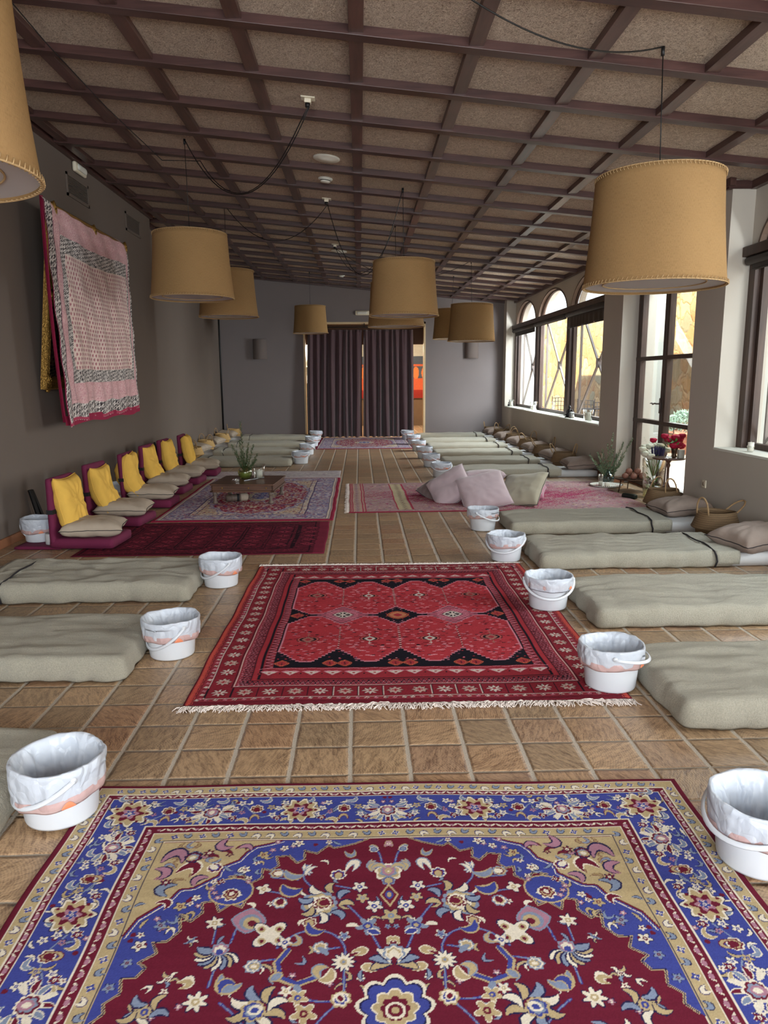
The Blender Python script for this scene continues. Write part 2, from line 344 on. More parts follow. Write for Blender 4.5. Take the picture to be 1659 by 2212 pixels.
# ================================================================= the setting
zb = lambda x: 3.42+.095*(3.78-x)
zp = lambda x: zb(x)+.06
XP, XN, XO = 3.76, 4.0, 4.25     # pier face, niche plane, outer face of the glazed wall
struct(MB().box(-3.9, 4.3, -3.6, 24.5, -.1, 0).build('floor', M['floor']))
struct(MB().box(4.3, 14, -6, 44, -.12, -.03).build('floor_terrace', M['terrace']))
struct(MB().add([(x, y, zp(x)+d) for d in (0, .12) for y in (-3.6, 19.9) for x in (-3.9, 4.45)], [(0, 1, 3, 2), (4, 6, 7, 5), (0, 4, 5, 1), (2, 3, 7, 6), (0, 2, 6, 4), (1, 5, 7, 3)]).build('ceiling', M['straw']))
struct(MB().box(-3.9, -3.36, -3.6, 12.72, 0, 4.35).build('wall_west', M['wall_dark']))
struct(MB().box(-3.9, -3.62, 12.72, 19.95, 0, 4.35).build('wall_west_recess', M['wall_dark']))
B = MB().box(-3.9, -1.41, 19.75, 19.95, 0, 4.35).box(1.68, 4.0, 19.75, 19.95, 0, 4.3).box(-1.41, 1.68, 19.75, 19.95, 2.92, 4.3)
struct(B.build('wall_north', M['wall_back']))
struct(MB().box(-3.9, 4.3, -3.7, -3.55, 0, 4.4).build('wall_south', M['wall_light']))
# piers and the bays between them
piers = [(-3.6, .04), (7.78, 8.45), (10.81, 11.65), (19.39, 19.95)]
for i, (a, b) in enumerate(piers): struct(MB().box(XP, XO, a, b, 0, zp(XP)+.08).build('wall_east_pier', M['wall_light']))
for a, b in ((7.86, 8.38), (10.95, 11.55), (19.45, 20.1), (-1, -.2)): struct(MB().box(XO+.002, 4.58, a, b, -.05, 3.3).build('wall_east_buttress', plaster('exterior_render', (186, 188, 182))))
bays = [((.04, 7.78), [(5.42, 7.66), (2.9, 5.14), (.2, 2.62)]), ((11.65, 19.39), [(17.15, 19.28), (14.56, 16.94), (12.0, 14.34)])]
AZ, AH = 2.76, .58
def arch(y, wins):
    for a, b in wins:
        if a < y < b: q = (y-(a+b)/2)/((b-a)/2); return AZ+AH*math.sqrt(max(0, 1-q*q))
    return AZ
def upper_wall(y0, y1, wins, name):
    ys = {y0, y1}
    for a, b in wins:
        for k in range(33): ys.add((a+b)/2-(b-a)/2*math.cos(PI*k/32))
    ys = sorted(ys); B = MB(); top = zp(XN)+.08
    for p, q in zip(ys, ys[1:]):
        zp0, zq0 = arch(p, wins), arch(q, wins); v = [(x, y, z) for x in (XN, XO) for y, z in ((p, zp0), (q, zq0), (q, top), (p, top))]
        B.add(v, [(0, 3, 2, 1), (4, 5, 6, 7), (0, 1, 5, 4)])
    return struct(B.build(name, M['wall_light'], weld=.0005))
wn = 0
bl_z = {0: 2.60, 1: 2.66, 2: 2.50, 3: 2.62, 4: 2.62, 5: 2.62}
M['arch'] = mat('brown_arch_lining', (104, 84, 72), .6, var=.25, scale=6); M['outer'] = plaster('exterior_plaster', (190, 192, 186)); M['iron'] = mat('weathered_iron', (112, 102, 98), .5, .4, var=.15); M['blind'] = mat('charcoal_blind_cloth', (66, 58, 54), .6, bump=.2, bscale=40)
for bi, ((y0, y1), wins) in enumerate(bays):
    upper_wall(y0, y1, wins, 'wall_east_upper')
    struct(MB().box(XP, XO, y0, y1, 0, .775).build('wall_east_lower', M['wall_light']))
    struct(MB().box(XP-.012, XO+.03, y0+.001, y1-.001, .776, .802).build('trim_%d' % (90+bi), M['white'], bevel=.004))
    wood_rail = struct(MB().box(3.90, 3.995, y0+.01, y1-.01, 2.73, 2.83).build('trim_%d' % (80+bi), M['frame'], bevel=.01))
    edges = sorted([y0]+[v for w_ in wins for v in w_]+[y1])
    for k in range(0, len(edges), 2):
        a, b = edges[k], edges[k+1]
        if b-a > .02: struct(MB().box(XN-.01, 4.13, a+.002, b-.002, .80, 2.755).build('trim_%d' % (60+bi*4+k//2), M['frame'], bevel=.006))
    for a, b in wins:
        wn += 1; e = thing('window_%d' % wn, 'x', 'x', (0, 0, 0)); del e['label']; del e['category']; e['kind'] = 'structure'
        fr = MB()
        for (p, q, r_, s_) in ((a, b, .80, .86), (a, b, AZ-.05, AZ+.02)): fr.box(4.05, 4.12, p, q, r_, s_)
        for p in (a, b-.06): fr.box(4.05, 4.12, p, p+.06, .80, AZ)
        yc, hw = (a+b)/2, (b-a)/2
        pts = [(4.085, yc+(hw-.03)*math.cos(t), AZ+(AH-.03)*math.sin(t)) for t in [PI*k/28 for k in range(29)]]
        fr.tube(pts, (.035, .035), 6); fr.build('window_frame', M['frame'], e)
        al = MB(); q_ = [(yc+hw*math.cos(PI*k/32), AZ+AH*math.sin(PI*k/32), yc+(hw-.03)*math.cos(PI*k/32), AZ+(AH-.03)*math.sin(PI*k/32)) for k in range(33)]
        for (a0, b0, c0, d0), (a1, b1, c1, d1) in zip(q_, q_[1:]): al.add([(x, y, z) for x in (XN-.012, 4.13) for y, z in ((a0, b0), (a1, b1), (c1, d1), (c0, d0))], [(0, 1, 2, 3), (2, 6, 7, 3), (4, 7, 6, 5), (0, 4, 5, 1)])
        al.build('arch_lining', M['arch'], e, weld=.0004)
        g = [(4.085, yc+(hw-.02)*math.cos(PI*k/28), AZ+(AH-.02)*math.sin(PI*k/28)) for k in range(29)]+[(4.085, a+.02, .82), (4.085, b-.02, .82)]
        MB().add(g, [tuple(range(len(g)))]).build('pane', M['glass'], e)
        gr = MB(); c = (4.2, yc, 1.78)
        for yy, zz in ((a+.1, .86), (b-.1, .86), (a+.1, 2.72), (b-.1, 2.72)): gr.bar((4.2, yy, zz), c, .035, .035, (1, 0, 0))
        gr.box(4.165, 4.235, yc-.05, yc+.05, 1.70, 1.86); gr.box(4.18, 4.22, a+.07, a+.1, .8, 2.76).box(4.18, 4.22, b-.1, b-.07, .8, 2.76); gr.build('grille', M['iron'], e)
# roller blinds, each its own thing
bl_lab = ['charcoal roller blind over the second arched window before the corner pier', '', '', '', '', '']
blabs = {4: 'rolled charcoal blind with short drop on the arched window next to the grey wall', 5: 'rolled charcoal blind drawn fully up on the middle arched window', 6: 'charcoal blind with gathered crinkled drop on the arched window beside the glass door',
         1: 'charcoal roller blind on the big window just before the glass door', 2: 'charcoal roller blind on the second window before the glass door', 3: 'charcoal roller blind on the third window before the glass door'}
n_ = 0
for bi, (_, wins) in enumerate(bays):
    for a, b in wins:
        n_ += 1; zc = {4: 2.58, 5: 2.665, 6: 2.47}.get(n_, 2.62); e = thing('roller_blind', blabs[n_], 'blind', (3.94, (a+b)/2, 2.69), 0, 'roller blinds under the window rail')
        L = (b-a)/2+.05
        MB().tube([(0, -L, -.005), (0, L, -.005)], .042, 14).build('roller', M['blind'], e, True)
        d = 2.69-zc; am = .018 if n_ == 6 else .002
        B = MB().grid(90, 6, lambda u, v: Vector((.03+am*math.sin(u*70+2*math.sin(u*9))*v, -L+.03+u*(2*L-.06), -.02-v*d+.01*v*math.sin(u*23)*(am > .01))))
        f = B.build('drop', M['blind'], e, True); so = f.modifiers.new('s', 'SOLIDIFY'); so.thickness = .004
        MB().tube([(.03, -L+.03, -.02-d), (.03, L-.03, -.02-d)], .010, 8).build('bottom_bar', M['blind'], e, True)
# glazed door in its niche
e = bpy.data.objects.new('door_1', None); COL.objects.link(e); e['kind'] = 'structure'
B = MB(); D0, D1, DT = 8.46, 10.80, 2.78
for y, w_ in ((D1, .09), (D1-.10, .06), (9.86, .07), (9.775, .07), (8.85, .07), (8.77, .07), (D0+.07, .07)): B.box(3.99, 4.07, y-w_, y, 0, DT)
for z, h_ in ((DT-.09, .09), (1.76, .055), (.90, .055), (0.02, .10)): B.box(3.985, 4.065, D0, D1, z, z+h_)
B.build('door_frame', M['frame'], e, bevel=.004)
MB().box(4.03, 4.036, D0+.02, D1-.02, .03, DT-.03).build('pane', M['glass'], e)
B = MB().tube([(3.985, 9.83, 1.185), (3.93, 9.83, 1.185), (3.925, 9.87, 1.19), (3.93, 9.95, 1.175), (3.93, 9.985, 1.19)], .010, 8).lathe([(.022, 0), (.022, .01), (.004, .012)], 12, (3.93, 9.99, 1.18))
B.box(3.975, 3.985, 9.81, 9.85, 1.06, 1.26); B.build('door_handle', M['iron'], e, True)
struct(MB().box(XN, XO, 8.45, 10.81, DT, zp(XN)+.08).build('wall_east_over_door', M['wall_light']))
struct(MB().box(XN-.02, XO+.1, 8.45, 10.81, -.02, .012).build('trim_70', M['base']))
# skirting tiles
for nm, q in (('baseboard_west', (-3.36, -3.335, -3.5, 7.55)), ('baseboard_east_corner', (3.735, XP, 10.83, 19.3)), ('baseboard_pier', (3.735, XP, 10.80, 11.0)), ('baseboard_east', (3.735, XP, -3.5, 8.44))):
    struct(MB().box(*q, 0, .085).build(nm, M['base'], bevel=.004))
struct(MB().box(3.735, 3.90, 10.785, 10.808, 0, .085).build('baseboard_return', M['base'], bevel=.004))
# ceiling grid: cross beams at even steps, short runners between them
M['beam_y'] = wood('mahogany_runner', (52, 33, 30), (96, 66, 60), 1, .34)
k = 0
for i in range(-10, 18):
    Y = 5.44+.846*i
    if Y > 19.6: break
    k += 1; xr = XN if any(a < Y < b for a, b in ((.04, 7.78), (8.45, 10.81), (11.65, 19.39))) else XP; xl = -3.36 if Y < 12.72 else -3.62
    struct(MB().bar((xl, Y, zb(xl)+.031), (xr, Y, zb(xr)+.031), .105, .068, (0, 0, 1)).build('trim_%d' % (100+k), M['beam'], bevel=.004))
for i in range(-4, 5):
    X = .8*i
    if i == -4: X = -3.2
    struct(MB().box(X-.05, X+.05, -3.5, 19.74, zb(X)+.012, zb(X)+.07).build('trim_%d' % (140+i), M['beam_y'], bevel=.003))
edge = [(-3.36, -3.30, -3.5, 12.72), (-3.62, -3.56, 12.72, 19.74), (XP-.06, XP, -3.5, .04), (XN-.06, XN, .04, 7.78), (XP-.06, XP, 7.72, 8.51), (XN-.06, XN, 8.45, 10.81), (XP-.06, XP, 10.75, 11.71), (XN-.06, XN, 11.65, 19.39)]
for i, (a, b, c, d) in enumerate(edge): struct(MB().box(a, b, c, d, zb(b)-.012, zb(b)+.07).build('trim_%d' % (160+i), M['beam_y']))
struct(MB().bar((-3.62, 19.71, zb(-3.62)+.03), (4.0, 19.71, zb(4.0)+.03), .07, .075).build('trim_170', M['beam']))
for i, Y in enumerate((7.79, 8.44, 10.82, 11.64)): struct(MB().box(XP-.05, XN, Y-.03, Y+.03, zb(XN)-.01, zb(XN)+.07).build('trim_%d' % (171+i), M['beam']))
# far doorway: pale lining, room beyond
M['cream'] = mat('cream_paint', (214, 190, 150), .6); M['brown'] = mat('brown_panelling', (92, 64, 44), .6)
B = MB().box(-1.45, -1.405, 19.72, 19.97, 0, 2.96).box(1.675, 1.72, 19.72, 19.97, 0, 2.96).box(-1.45, 1.72, 19.72, 19.97, 2.91, 2.96)
struct(B.build('trim_1', M['cream']))
struct(MB().box(-3.9, 4.3, 24.4, 24.5, 0, 3.2).build('wall_far_room', mat('far_room_plaster', (120, 96, 74), .9)))
struct(MB().box(-3.95, 4.3, 19.96, 24.5, 3.05, 3.15).build('ceiling_far_room', M['cream']))
struct(MB().box(-1.8, 2.2, 20.3, 20.5, 2.42, 3.05).build('trim_2', M['brown']))
struct(MB().box(-3.9, -3.8, 19.96, 24.5, 0, 3.1).build('wall_far_room_west', M['cream'])); struct(MB().box(4.2, 4.3, 19.96, 24.5, 0, 3.1).build('wall_far_room_east', M['cream']))
# outside: rubble wall across the terrace
def sw(u, v, top=False): pass
B = MB(); ny = 160
for i in range(ny):
    ya, yb = -6+50*i/ny, -6+50*(i+1)/ny; ta, tb = 3.8+.1*nz((ya, 0, 0), .7), 3.8+.1*nz((yb, 0, 0), .7)
    B.add([(7.5, ya, -.1), (7.5, yb, -.1), (7.5, yb, tb), (7.5, ya, ta), (8.1, ya, -.1), (8.1, yb, -.1), (8.1, yb, tb), (8.1, ya, ta)], [(0, 3, 2, 1), (4, 5, 6, 7), (3, 7, 6, 2)])
struct(B.build('wall_terrace_stone', M['stone'], weld=.001))
# ================================================================= rugs: woven colour laid out knot by knot
L8 = lambda c: np.array(lin(c), dtype=np.float32)
class Rug:
    def __init__(s, w_, h_, res, ground):
        s.w, s.h, s.res = w_, h_, res; s.nx, s.ny = int(round(w_/res))+1, int(round(h_/res))+1
        s.a = np.empty((s.ny, s.nx, 3), np.float32); s.a[:] = L8(ground)
        s.u = np.linspace(-w_/2, w_/2, s.nx); s.v = np.linspace(0, h_, s.ny)
    def win(s, x, y, r):
        i0 = max(0, int((x-r+s.w/2)/s.res)); i1 = min(s.nx, int((x+r+s.w/2)/s.res)+2); j0 = max(0, int((y-r)/s.res)); j1 = min(s.ny, int((y+r)/s.res)+2)
        if i0 >= i1 or j0 >= j1: return None
        X, Y = np.meshgrid(s.u[i0:i1]-x, s.v[j0:j1]-y); return s.a[j0:j1, i0:i1], X, Y
    def shp(s, x, y, R, f, col, ang=0, asp=1.):
        q = s.win(x, y, R*1.3*max(1, asp))
        if q is None: return
        A, X, Y = q; c, d = math.cos(ang), math.sin(ang); p, t = X*c+Y*d, -X*d+Y*c; rho = np.hypot(p, t/asp); th = np.arctan2(t/asp, p)
        A[rho < R*(f(th) if f else 1.)] = L8(col)
    def disc(s, x, y, R, col, asp=1., ang=0): s.shp(x, y, R, None, col, ang, asp)
    def rect(s, x0, x1, y0, y1, col):
        i0, i1 = [int(round((q+s.w/2)/s.res)) for q in (x0, x1)]; j0, j1 = [int(round(q/s.res)) for q in (y0, y1)]
        s.a[max(0, j0):max(0, j1), max(0, i0):max(0, i1)] = L8(col)
    def poly(s, P, col):
        xs = [p[0] for p in P]; ys = [p[1] for p in P]; cx, cy = (min(xs)+max(xs))/2, (min(ys)+max(ys))/2; r = max(max(xs)-min(xs), max(ys)-min(ys))/2+.01
        q = s.win(cx, cy, r)
        if q is None: return
        A, X, Y = q; X = X+cx; Y = Y+cy; ins = np.zeros(X.shape, bool)
        for (x0, y0), (x1, y1) in zip(P, P[1:]+P[:1]):
            if y0 == y1: continue
            ins ^= ((Y < y0) != (Y < y1)) & (X < (x1-x0)*(Y-y0)/(y1-y0)+x0)
        A[ins] = L8(col)
    def line(s, P, w_, col, w1=None):
        w1 = w_ if w1 is None else w1; n = len(P)-1
        for k, ((x0, y0), (x1, y1)) in enumerate(zip(P, P[1:])):
            d = math.hypot(x1-x0, y1-y0); m_ = max(1, int(d/(s.res*.8)))
            for i in range(m_+1):
                t = i/m_; g = (k+t)/n; s.disc(x0+(x1-x0)*t, y0+(y1-y0)*t, max(s.res*.55, (w_*(1-g)+w1*g)/2), col)
    def mirror(s, both=True):
        n = s.nx//2; s.a[:, s.nx-n:] = s.a[:, :n][:, ::-1]
        if both: m_ = s.ny//2; s.a[s.ny-m_:] = s.a[:m_][::-1]
    def flower(s, x, y, R, n=5, c1=(226, 216, 196), c2=(150, 40, 60), edge=(60, 50, 70), ang=.3):
        f = lambda t: .76+.24*np.cos(n*t)
        s.shp(x, y, R*1.14, f, edge, ang); s.shp(x, y, R, f, c1, ang); s.disc(x, y, R*.34, c2); s.disc(x, y, R*.14, c1)
    def palmette(s, x, y, R, ang, cs):
        for k, c in enumerate(cs):
            r = R*(1-.19*k); n = 9-k; f = lambda t, n=n, k=k: (.72+.28*np.cos(t))*(.80+.20*np.abs(np.cos(n*t/2))) if k < 3 else 1-.2*np.abs(np.sin(t))
            s.shp(x+.04*R*k*math.cos(ang), y+.04*R*k*math.sin(ang), r, f, c, ang, .95)
    def leaf(s, x, y, L, w_, ang, bend, col, edge=None):
        P = []
        for i in range(9): t = i/8-.5; a = ang+bend*t; P.append((x+L*t*math.cos(a)-bend*L*.35*(t*t*2)*math.sin(ang), y+L*t*math.sin(a)+bend*L*.35*(t*t*2)*math.cos(ang)))
        for c, g in ((edge, 1.5), (col, 1.0)):
            if c is None: continue
            for i in range(8):
                for j in range(4): q = (i+j/4)/8; ww = w_*g*math.sin(PI*min(1, q*.9+.08))/2; s.disc(P[i][0]+(P[i+1][0]-P[i][0])*j/4, P[i][1]+(P[i+1][1]-P[i][1])*j/4, max(ww, s.res*.5), c)
    def build(s, name, label, loc, rz, mt, thick=.010, seed=1, wave=.002, grain=.10, group=None, edge_wob=.004):
        rng = np.random.default_rng(seed); g = 1+grain*(rng.random((s.ny, s.nx, 1), dtype=np.float32)-.5)*2
        g = g*(1+.05*np.sin(np.cumsum(rng.normal(0, .5, (s.ny, 1, 1)), 0))); col = np.clip(s.a*g, 0, 1)
        X, Y = np.meshgrid(s.u, -s.v); k = edge_wob
        X = X+k*np.sin(Y*5.1+seed)+k*.5*np.sin(Y*13); Y = Y+k*np.sin(X*4.3+seed*2)+k*.6*np.sin(X*9)
        di = np.minimum(np.arange(s.nx), np.arange(s.nx)[::-1])[None, :]; dj = np.minimum(np.arange(s.ny), np.arange(s.ny)[::-1])[:, None]; d = np.minimum(di, dj)
        Z = thick*(1-.9*np.exp(-d*s.res/.004))+wave*(np.sin(X*7+Y*3+seed)+np.sin(Y*9-X*2.3))*(1-np.exp(-d*s.res/.05))*.5+wave*.5
        co = np.stack([X, Y, np.maximum(Z, .001)], -1).reshape(-1, 3).astype(np.float32)
        idx = np.arange(s.nx*s.ny, dtype=np.int32).reshape(s.ny, s.nx); q = np.stack([idx[1:, :-1], idx[1:, 1:], idx[:-1, 1:], idx[:-1, :-1]], -1).reshape(-1, 4)
        me = bpy.data.meshes.new(name); n, m_ = len(co), len(q); me.vertices.add(n); me.vertices.foreach_set('co', co.ravel())
        me.loops.add(m_*4); me.loops.foreach_set('vertex_index', q.ravel()); me.polygons.add(m_); me.polygons.foreach_set('loop_start', np.arange(0, m_*4, 4, dtype=np.int32))
        me.polygons.foreach_set('use_smooth', np.ones(m_, bool)); me.update(calc_edges=True)
        at = me.color_attributes.new('Col', 'FLOAT_COLOR', 'POINT'); c4 = np.ones((n, 4), np.float32); c4[:, :3] = col.reshape(-1, 3); at.data.foreach_set('color', c4.ravel())
        me.materials.append(mt); o = bpy.data.objects.new(name, me); COL.objects.link(o); o.location = loc; o.rotation_euler = (0, 0, rz); return tag(o, label, 'rug', group)
M['pile'] = vcol('wool_pile')
CR, BL, BE, CM, GB, PK, NV = (108, 20, 46), (58, 68, 150), (190, 168, 124), (232, 222, 202), (132, 146, 172), (176, 124, 144), (40, 36, 78)
# ---- big crimson and blue floral carpet ------------------------------------------------
R = Rug(2.236, 3.3, .0031, CR); HW, HH = 1.118, 1.65
def ring(d0, d1, col): R.rect(-HW+d0, 0, d0, d1, col); R.rect(-HW+d0, -HW+d1, d0, HH+.01, col)
ring(.030, .072, BE); ring(.074, .104, CR); ring(.104, .272, BL); ring(.272, .312, CR); ring(.312, .362, BE)
srng = random.Random(12)
def speckle(x0, x1, y0, y1, n, ok):
    for i in range(n):
        x = x0+(x1-x0)*srng.random(); y = y0+(y1-y0)*srng.random()
        if not ok(x, y): continue
        k = i % 6
        if k < 3: R.leaf(x, y, .026+.02*srng.random(), .009, srng.random()*3.1, srng.uniform(-2, 2), (GB, BE, CM)[k], NV)
        elif k == 3: R.flower(x, y, .012, 5, CM, CR, NV)
        elif k == 4: R.flower(x, y, .011, 5, PK, CM, NV)
        else: R.disc(x, y, .008, CR)
speckle(-HW+.11, 0, .11, HH, 620, lambda x, y: (x < -HW+.262 or y < .262))
for d, c in ((.028, CM), (.072, CM), (.102, CM), (.270, CM), (.312, CM), (.362, CM), (.355, NV)): ring(d, d+.0045, c)
random.seed(3)
def along(d, step, fn, start=0.0, end=None):
    x = -step*.5+start
    while x > -HW+d+step*.3: fn(x, d, 0); x -= step
    y = HH-step*.5
    while y > d+step*.3: fn(-HW+d, y, 1); y -= step
def bnd(x, y, k):
    k2 = int(abs(x*33+y*41)) % 3
    if k2 == 0: R.leaf(x, y, .030, .014, (0, PI/2)[k]+.5, 1.5, CM, (70, 60, 110))
    elif k2 == 1: R.flower(x, y, .013, 4, BL, CM, CM)
    else: R.leaf(x, y, .030, .012, (0, PI/2)[k]-.4, -1.6, GB, NV)
along(.052, .043, bnd); along(.336, .047, bnd)
def vee(x, y, k):
    a = PI/2*k
    for sg in (-1, 1): R.leaf(x+.010*sg*(1-k), y+.010*sg*k, .020, .008, a+sg*.7, 0, CM)
def dia(x, y, k): R.disc(x, y, .007, PK, 1.6 if k else .6)
along(.088, .040, vee); along(.088, .040, dia, .02); along(.294, .044, vee); along(.294, .044, dia, .02)
def rosette(x, y, k, R0=.070):
    R.shp(x, y, R0*1.12, lambda t: .86+.14*np.cos(9*t), NV); R.shp(x, y, R0*1.06, lambda t: .86+.14*np.cos(9*t), CM); R.shp(x, y, R0*.92, lambda t: .86+.14*np.cos(9*t), BE)
    R.shp(x, y, R0*.66, lambda t: .80+.20*np.cos(6*t), CR); R.shp(x, y, R0*.44, lambda t: .8+.2*np.cos(5*t), PK); R.flower(x, y, R0*.26, 5, BL, CM, CM)
    for i in range(7): a = i*2*PI/7; R.disc(x+R0*.78*math.cos(a), y+R0*.78*math.sin(a), .006, CR)
def spine(x, y, k):
    a = -PI/2 if k == 0 else PI
    for i in range(9): b = a+PI+(i-4)*.5; R.leaf(x+.058*math.cos(b), y+.058*math.sin(b), .046, .014, b, .3, (CM, CR, GB)[i % 3], CM)
    R.palmette(x, y, .052, a+PI, [CM, CR, GB, PK, CM])
def filler(x, y, k, dx):
    for (p, q, c) in ((.0, .045, CR), (.02, -.045, CM), (-.028, -.018, BE), (.028, .012, PK), (-.02, .03, CM), (.0, -.012, CM)):
        X, Y = (x+dx+p, y+q) if k == 0 else (x+q, y+dx+p); R.flower(X, Y, .0165 if c != PK else .012, 5, c, BL if c != CR else CM, NV if c != CR else CM)
    for sg in (-1, 1):
        X, Y = (x+dx+.045*sg, y+.055*sg) if k == 0 else (x+.055*sg, y+dx+.045*sg); R.leaf(X, Y, .05, .013, .6*sg+PI/2*k, sg*1.2, (GB, BE)[sg > 0], CM)
tulip = lambda x, y, k: (R.palmette(x, y, .036, -PI/2 if k == 0 else PI, [CM, CR, BE, CR]), R.leaf(x+(0 if k == 0 else .03), y+(.03 if k == 0 else 0), .05, .01, PI/2*k, 1.8, BE, CR))
def seq(k, pos, n, typ):
    f = [(lambda p: (0., 0.))]
for k, P0, lim in ((0, lambda s_: (-s_, .188), HW-.25), (1, lambda s_: (-HW+.188, HH-s_), HH-.25)):
    st = .158; i = 0; s_ = 0.
    pts_ = []
    for j in range(60): p = P0(j*.03); pts_.append((p[0]+(.02*math.sin(j*.9) if k else 0), p[1]+(0 if k else .045*math.sin(j*.95))))
    R.line([q for q in pts_ if -HW+.12 < q[0] <= 0.05 and q[1] > .12 and q[1] <= HH+.05], .005, GB)
    while s_ < lim+.05:
        x, y = P0(s_); filler(x, y, k, -.078 if k == 0 else -.078)
        s_ += st
    s_ = 0; i = 0
    while s_ < lim:
        x, y = P0(s_); (spine, tulip, rosette, tulip)[i % 4](x, y, k) if s_ < lim-.02 or i % 4 != 2 else None; i += 1; s_ += st
rosette(-HW+.192, .192, 0, .078)
# spandrels: blue scalloped edge, tan corner
blue = [(-.756, .366), (-.07, .366), (-.115, .392), (-.179, .412), (-.20, .396), (-.235, .44), (-.277, .424), (-.272, .47), (-.294, .488), (-.325, .45), (-.365, .455), (-.352, .50), (-.372, .525), (-.4, .515), (-.395, .56), (-.428, .585), (-.455, .545), (-.497, .551), (-.44, .58), (-.425, .64), (-.438, .691), (-.47, .675), (-.502, .708), (-.52, .66), (-.558, .668), (-.55, .71), (-.577, .745), (-.612, .72), (-.60, .78), (-.628, .818), (-.666, .82), (-.645, .86), (-.685, .89), (-.66, .91), (-.676, .94), (-.714, .94), (-.70, .99), (-.731, 1.02), (-.720, 1.05), (-.745, 1.08), (-.756, 1.09)]
tan = [(-.756, .368), (-.36, .368), (-.40, .385), (-.445, .40), (-.468, .43), (-.485, .47), (-.53, .50), (-.535, .545), (-.57, .575), (-.60, .60), (-.64, .605), (-.66, .65), (-.70, .69), (-.735, .725), (-.756, .79)]
R.poly(blue, BL); R.line(blue[1:-1], .008, BE); R.line(blue[1:-1], .0032, NV); R.poly(tan, BE); R.line(tan[1:], .007, CR); R.line([(a+.008, b+.008) for a, b in tan[1:]], .0035, CM)
R.disc(-.48, .62, .066, BL, .9, .4)
R.line([(-.48+.066*math.cos(a), .62+.060*math.sin(a)) for a in [2*PI*k/24 for k in range(25)]], .006, BE)
def inside(P, x, y):
    r = False
    for (x0, y0), (x1, y1) in zip(P, P[1:]+P[:1]):
        if (y0 > y) != (y1 > y) and x < (x1-x0)*(y-y0)/(y1-y0)+x0: r = not r
    return r
speckle(-.75, -.1, .37, 1.08, 230, lambda x, y: inside(blue, x, y) and inside(blue, x+.014, y+.014) and not inside(tan, x-.012, y-.012))
for i in range(70):
    x = -.75+.36*srng.random(); y = .38+.4*srng.random()
    if inside(tan, x+.02, y+.02): R.leaf(x, y, .03+.02*srng.random(), .010, srng.random()*3, srng.uniform(-2, 2), (PK, GB, CR, (166, 140, 96))[i % 4], (120, 70, 70))
for x, y, r_ in ((-.30, .385, .018), (-.345, .41, .015), (-.41, .445, .02), (-.20, .38, .012), (-.455, .52, .018), (-.62, .68, .020), (-.66, .755, .019), (-.58, .645, .015), (-.70, .83, .021), (-.715, .89, .016), (-.735, .97, .016)): R.flower(x, y, r_, 5, (CM, GB, BE)[int(r_*1000) % 3], CR, NV)
R.palmette(-.475, .625, .040, 1.9, [CM, CR, BE, CR, CM]); R.flower(-.52, .575, .014, 4, CR, CM, CM)
for x, y, L_, a, b, c in ((-.69, .42, .09, .2, 1.5, PK), (-.56, .40, .07, .9, -1.4, PK), (-.70, .52, .07, 1.3, 1.2, PK), (-.62, .49, .08, .5, 1.6, CR), (-.60, .56, .06, 2.2, -1., PK), (-.47, .395, .05, .3, 1., PK), (-.70, .60, .07, 1.8, -1.4, GB), (-.66, .66, .05, .9, 1.3, CR)): R.leaf(x, y, L_, L_*.36, a, b, c, NV if c != CR else CM)
R.palmette(-.645, .455, .042, -.6, [NV, CR, GB, BE, CM]); R.palmette(-.56, .50, .036, .8, [CM, CR, BL, CM]); R.flower(-.59, .43, .018, 6, CR, CM, NV); R.flower(-.69, .57, .016, 6, CR, CM, NV); R.flower(-.52, .44, .012, 5, CR, BE, NV)
# field: vines then blossoms, mirrored about the long axis
def soft(P):
    P = list(P)
    for _ in range(3):
        Q = [P[0]]
        for (a, b), (c, d) in zip(P, P[1:]): Q += [(a*.75+c*.25, b*.75+d*.25), (a*.25+c*.75, b*.25+d*.75)]
        P = Q+[P[-1]]
    return P
vine = lambda *P: (R.line(soft(P), .0075, BL), R.line(soft(P), .003, GB))
speckle(-.70, -.03, .45, HH, 330, lambda x, y: not inside(blue, x-.03, y-.03) and not inside(blue, x, y) and y > .42 and srng.random() < .5)
vine((-.02, .50), (-.03, .44), (-.05, .42)); vine((-.09, .62), (-.16, .60)); vine((-.26, .50), (-.27, .56), (-.24, .60)); vine((-.13, .68), (-.10, .72), (-.07, .77), (-.045, .84), (-.03, .87))
vine((-.36, .56), (-.28, .57)); vine((-.38, .62), (-.33, .63), (-.30, .65)); vine((-.50, .77), (-.50, .83)); vine((-.475, .90), (-.48, .98)); vine((-.45, .83), (-.44, .76), (-.40, .74)); vine((-.32, .85), (-.28, .80), (-.22, .78), (-.16, .80), (-.13, .85), (-.135, .90), (-.13, 1.0))
vine((-.38, .90), (-.32, .89)); vine((-.20, .86), (-.15, .85)); vine((-.27, 1.0), (-.21, 1.03), (-.16, 1.03)); vine((-.44, 1.03), (-.38, 1.08), (-.34, 1.15)); vine((-.14, 1.03), (-.20, 1.10), (-.24, 1.2), (-.30, 1.3)); vine((-.5, 1.1), (-.55, 1.2), (-.50, 1.35))
R.palmette(0, .525, .062, PI/2, [CM, BE, GB, PK, BE, CM]); R.palmette(0, .575, .03, PI/2, [GB, BL, BE])
for a in (-2.2, -1.5, -.9, .0): R.leaf(-.03+.03*math.sin(a), .505, .05, .016, a, .9, BE, GB)
for x, y, r_, c in ((-.089, .606, .024, CM), (-.081, .656, .021, BE), (-.047, .692, .026, CM), (0, .733, .030, BE), (-.012, .775, .01, GB)): R.flower(x, y, r_, 5, c, GB if c == BE else BL, NV)
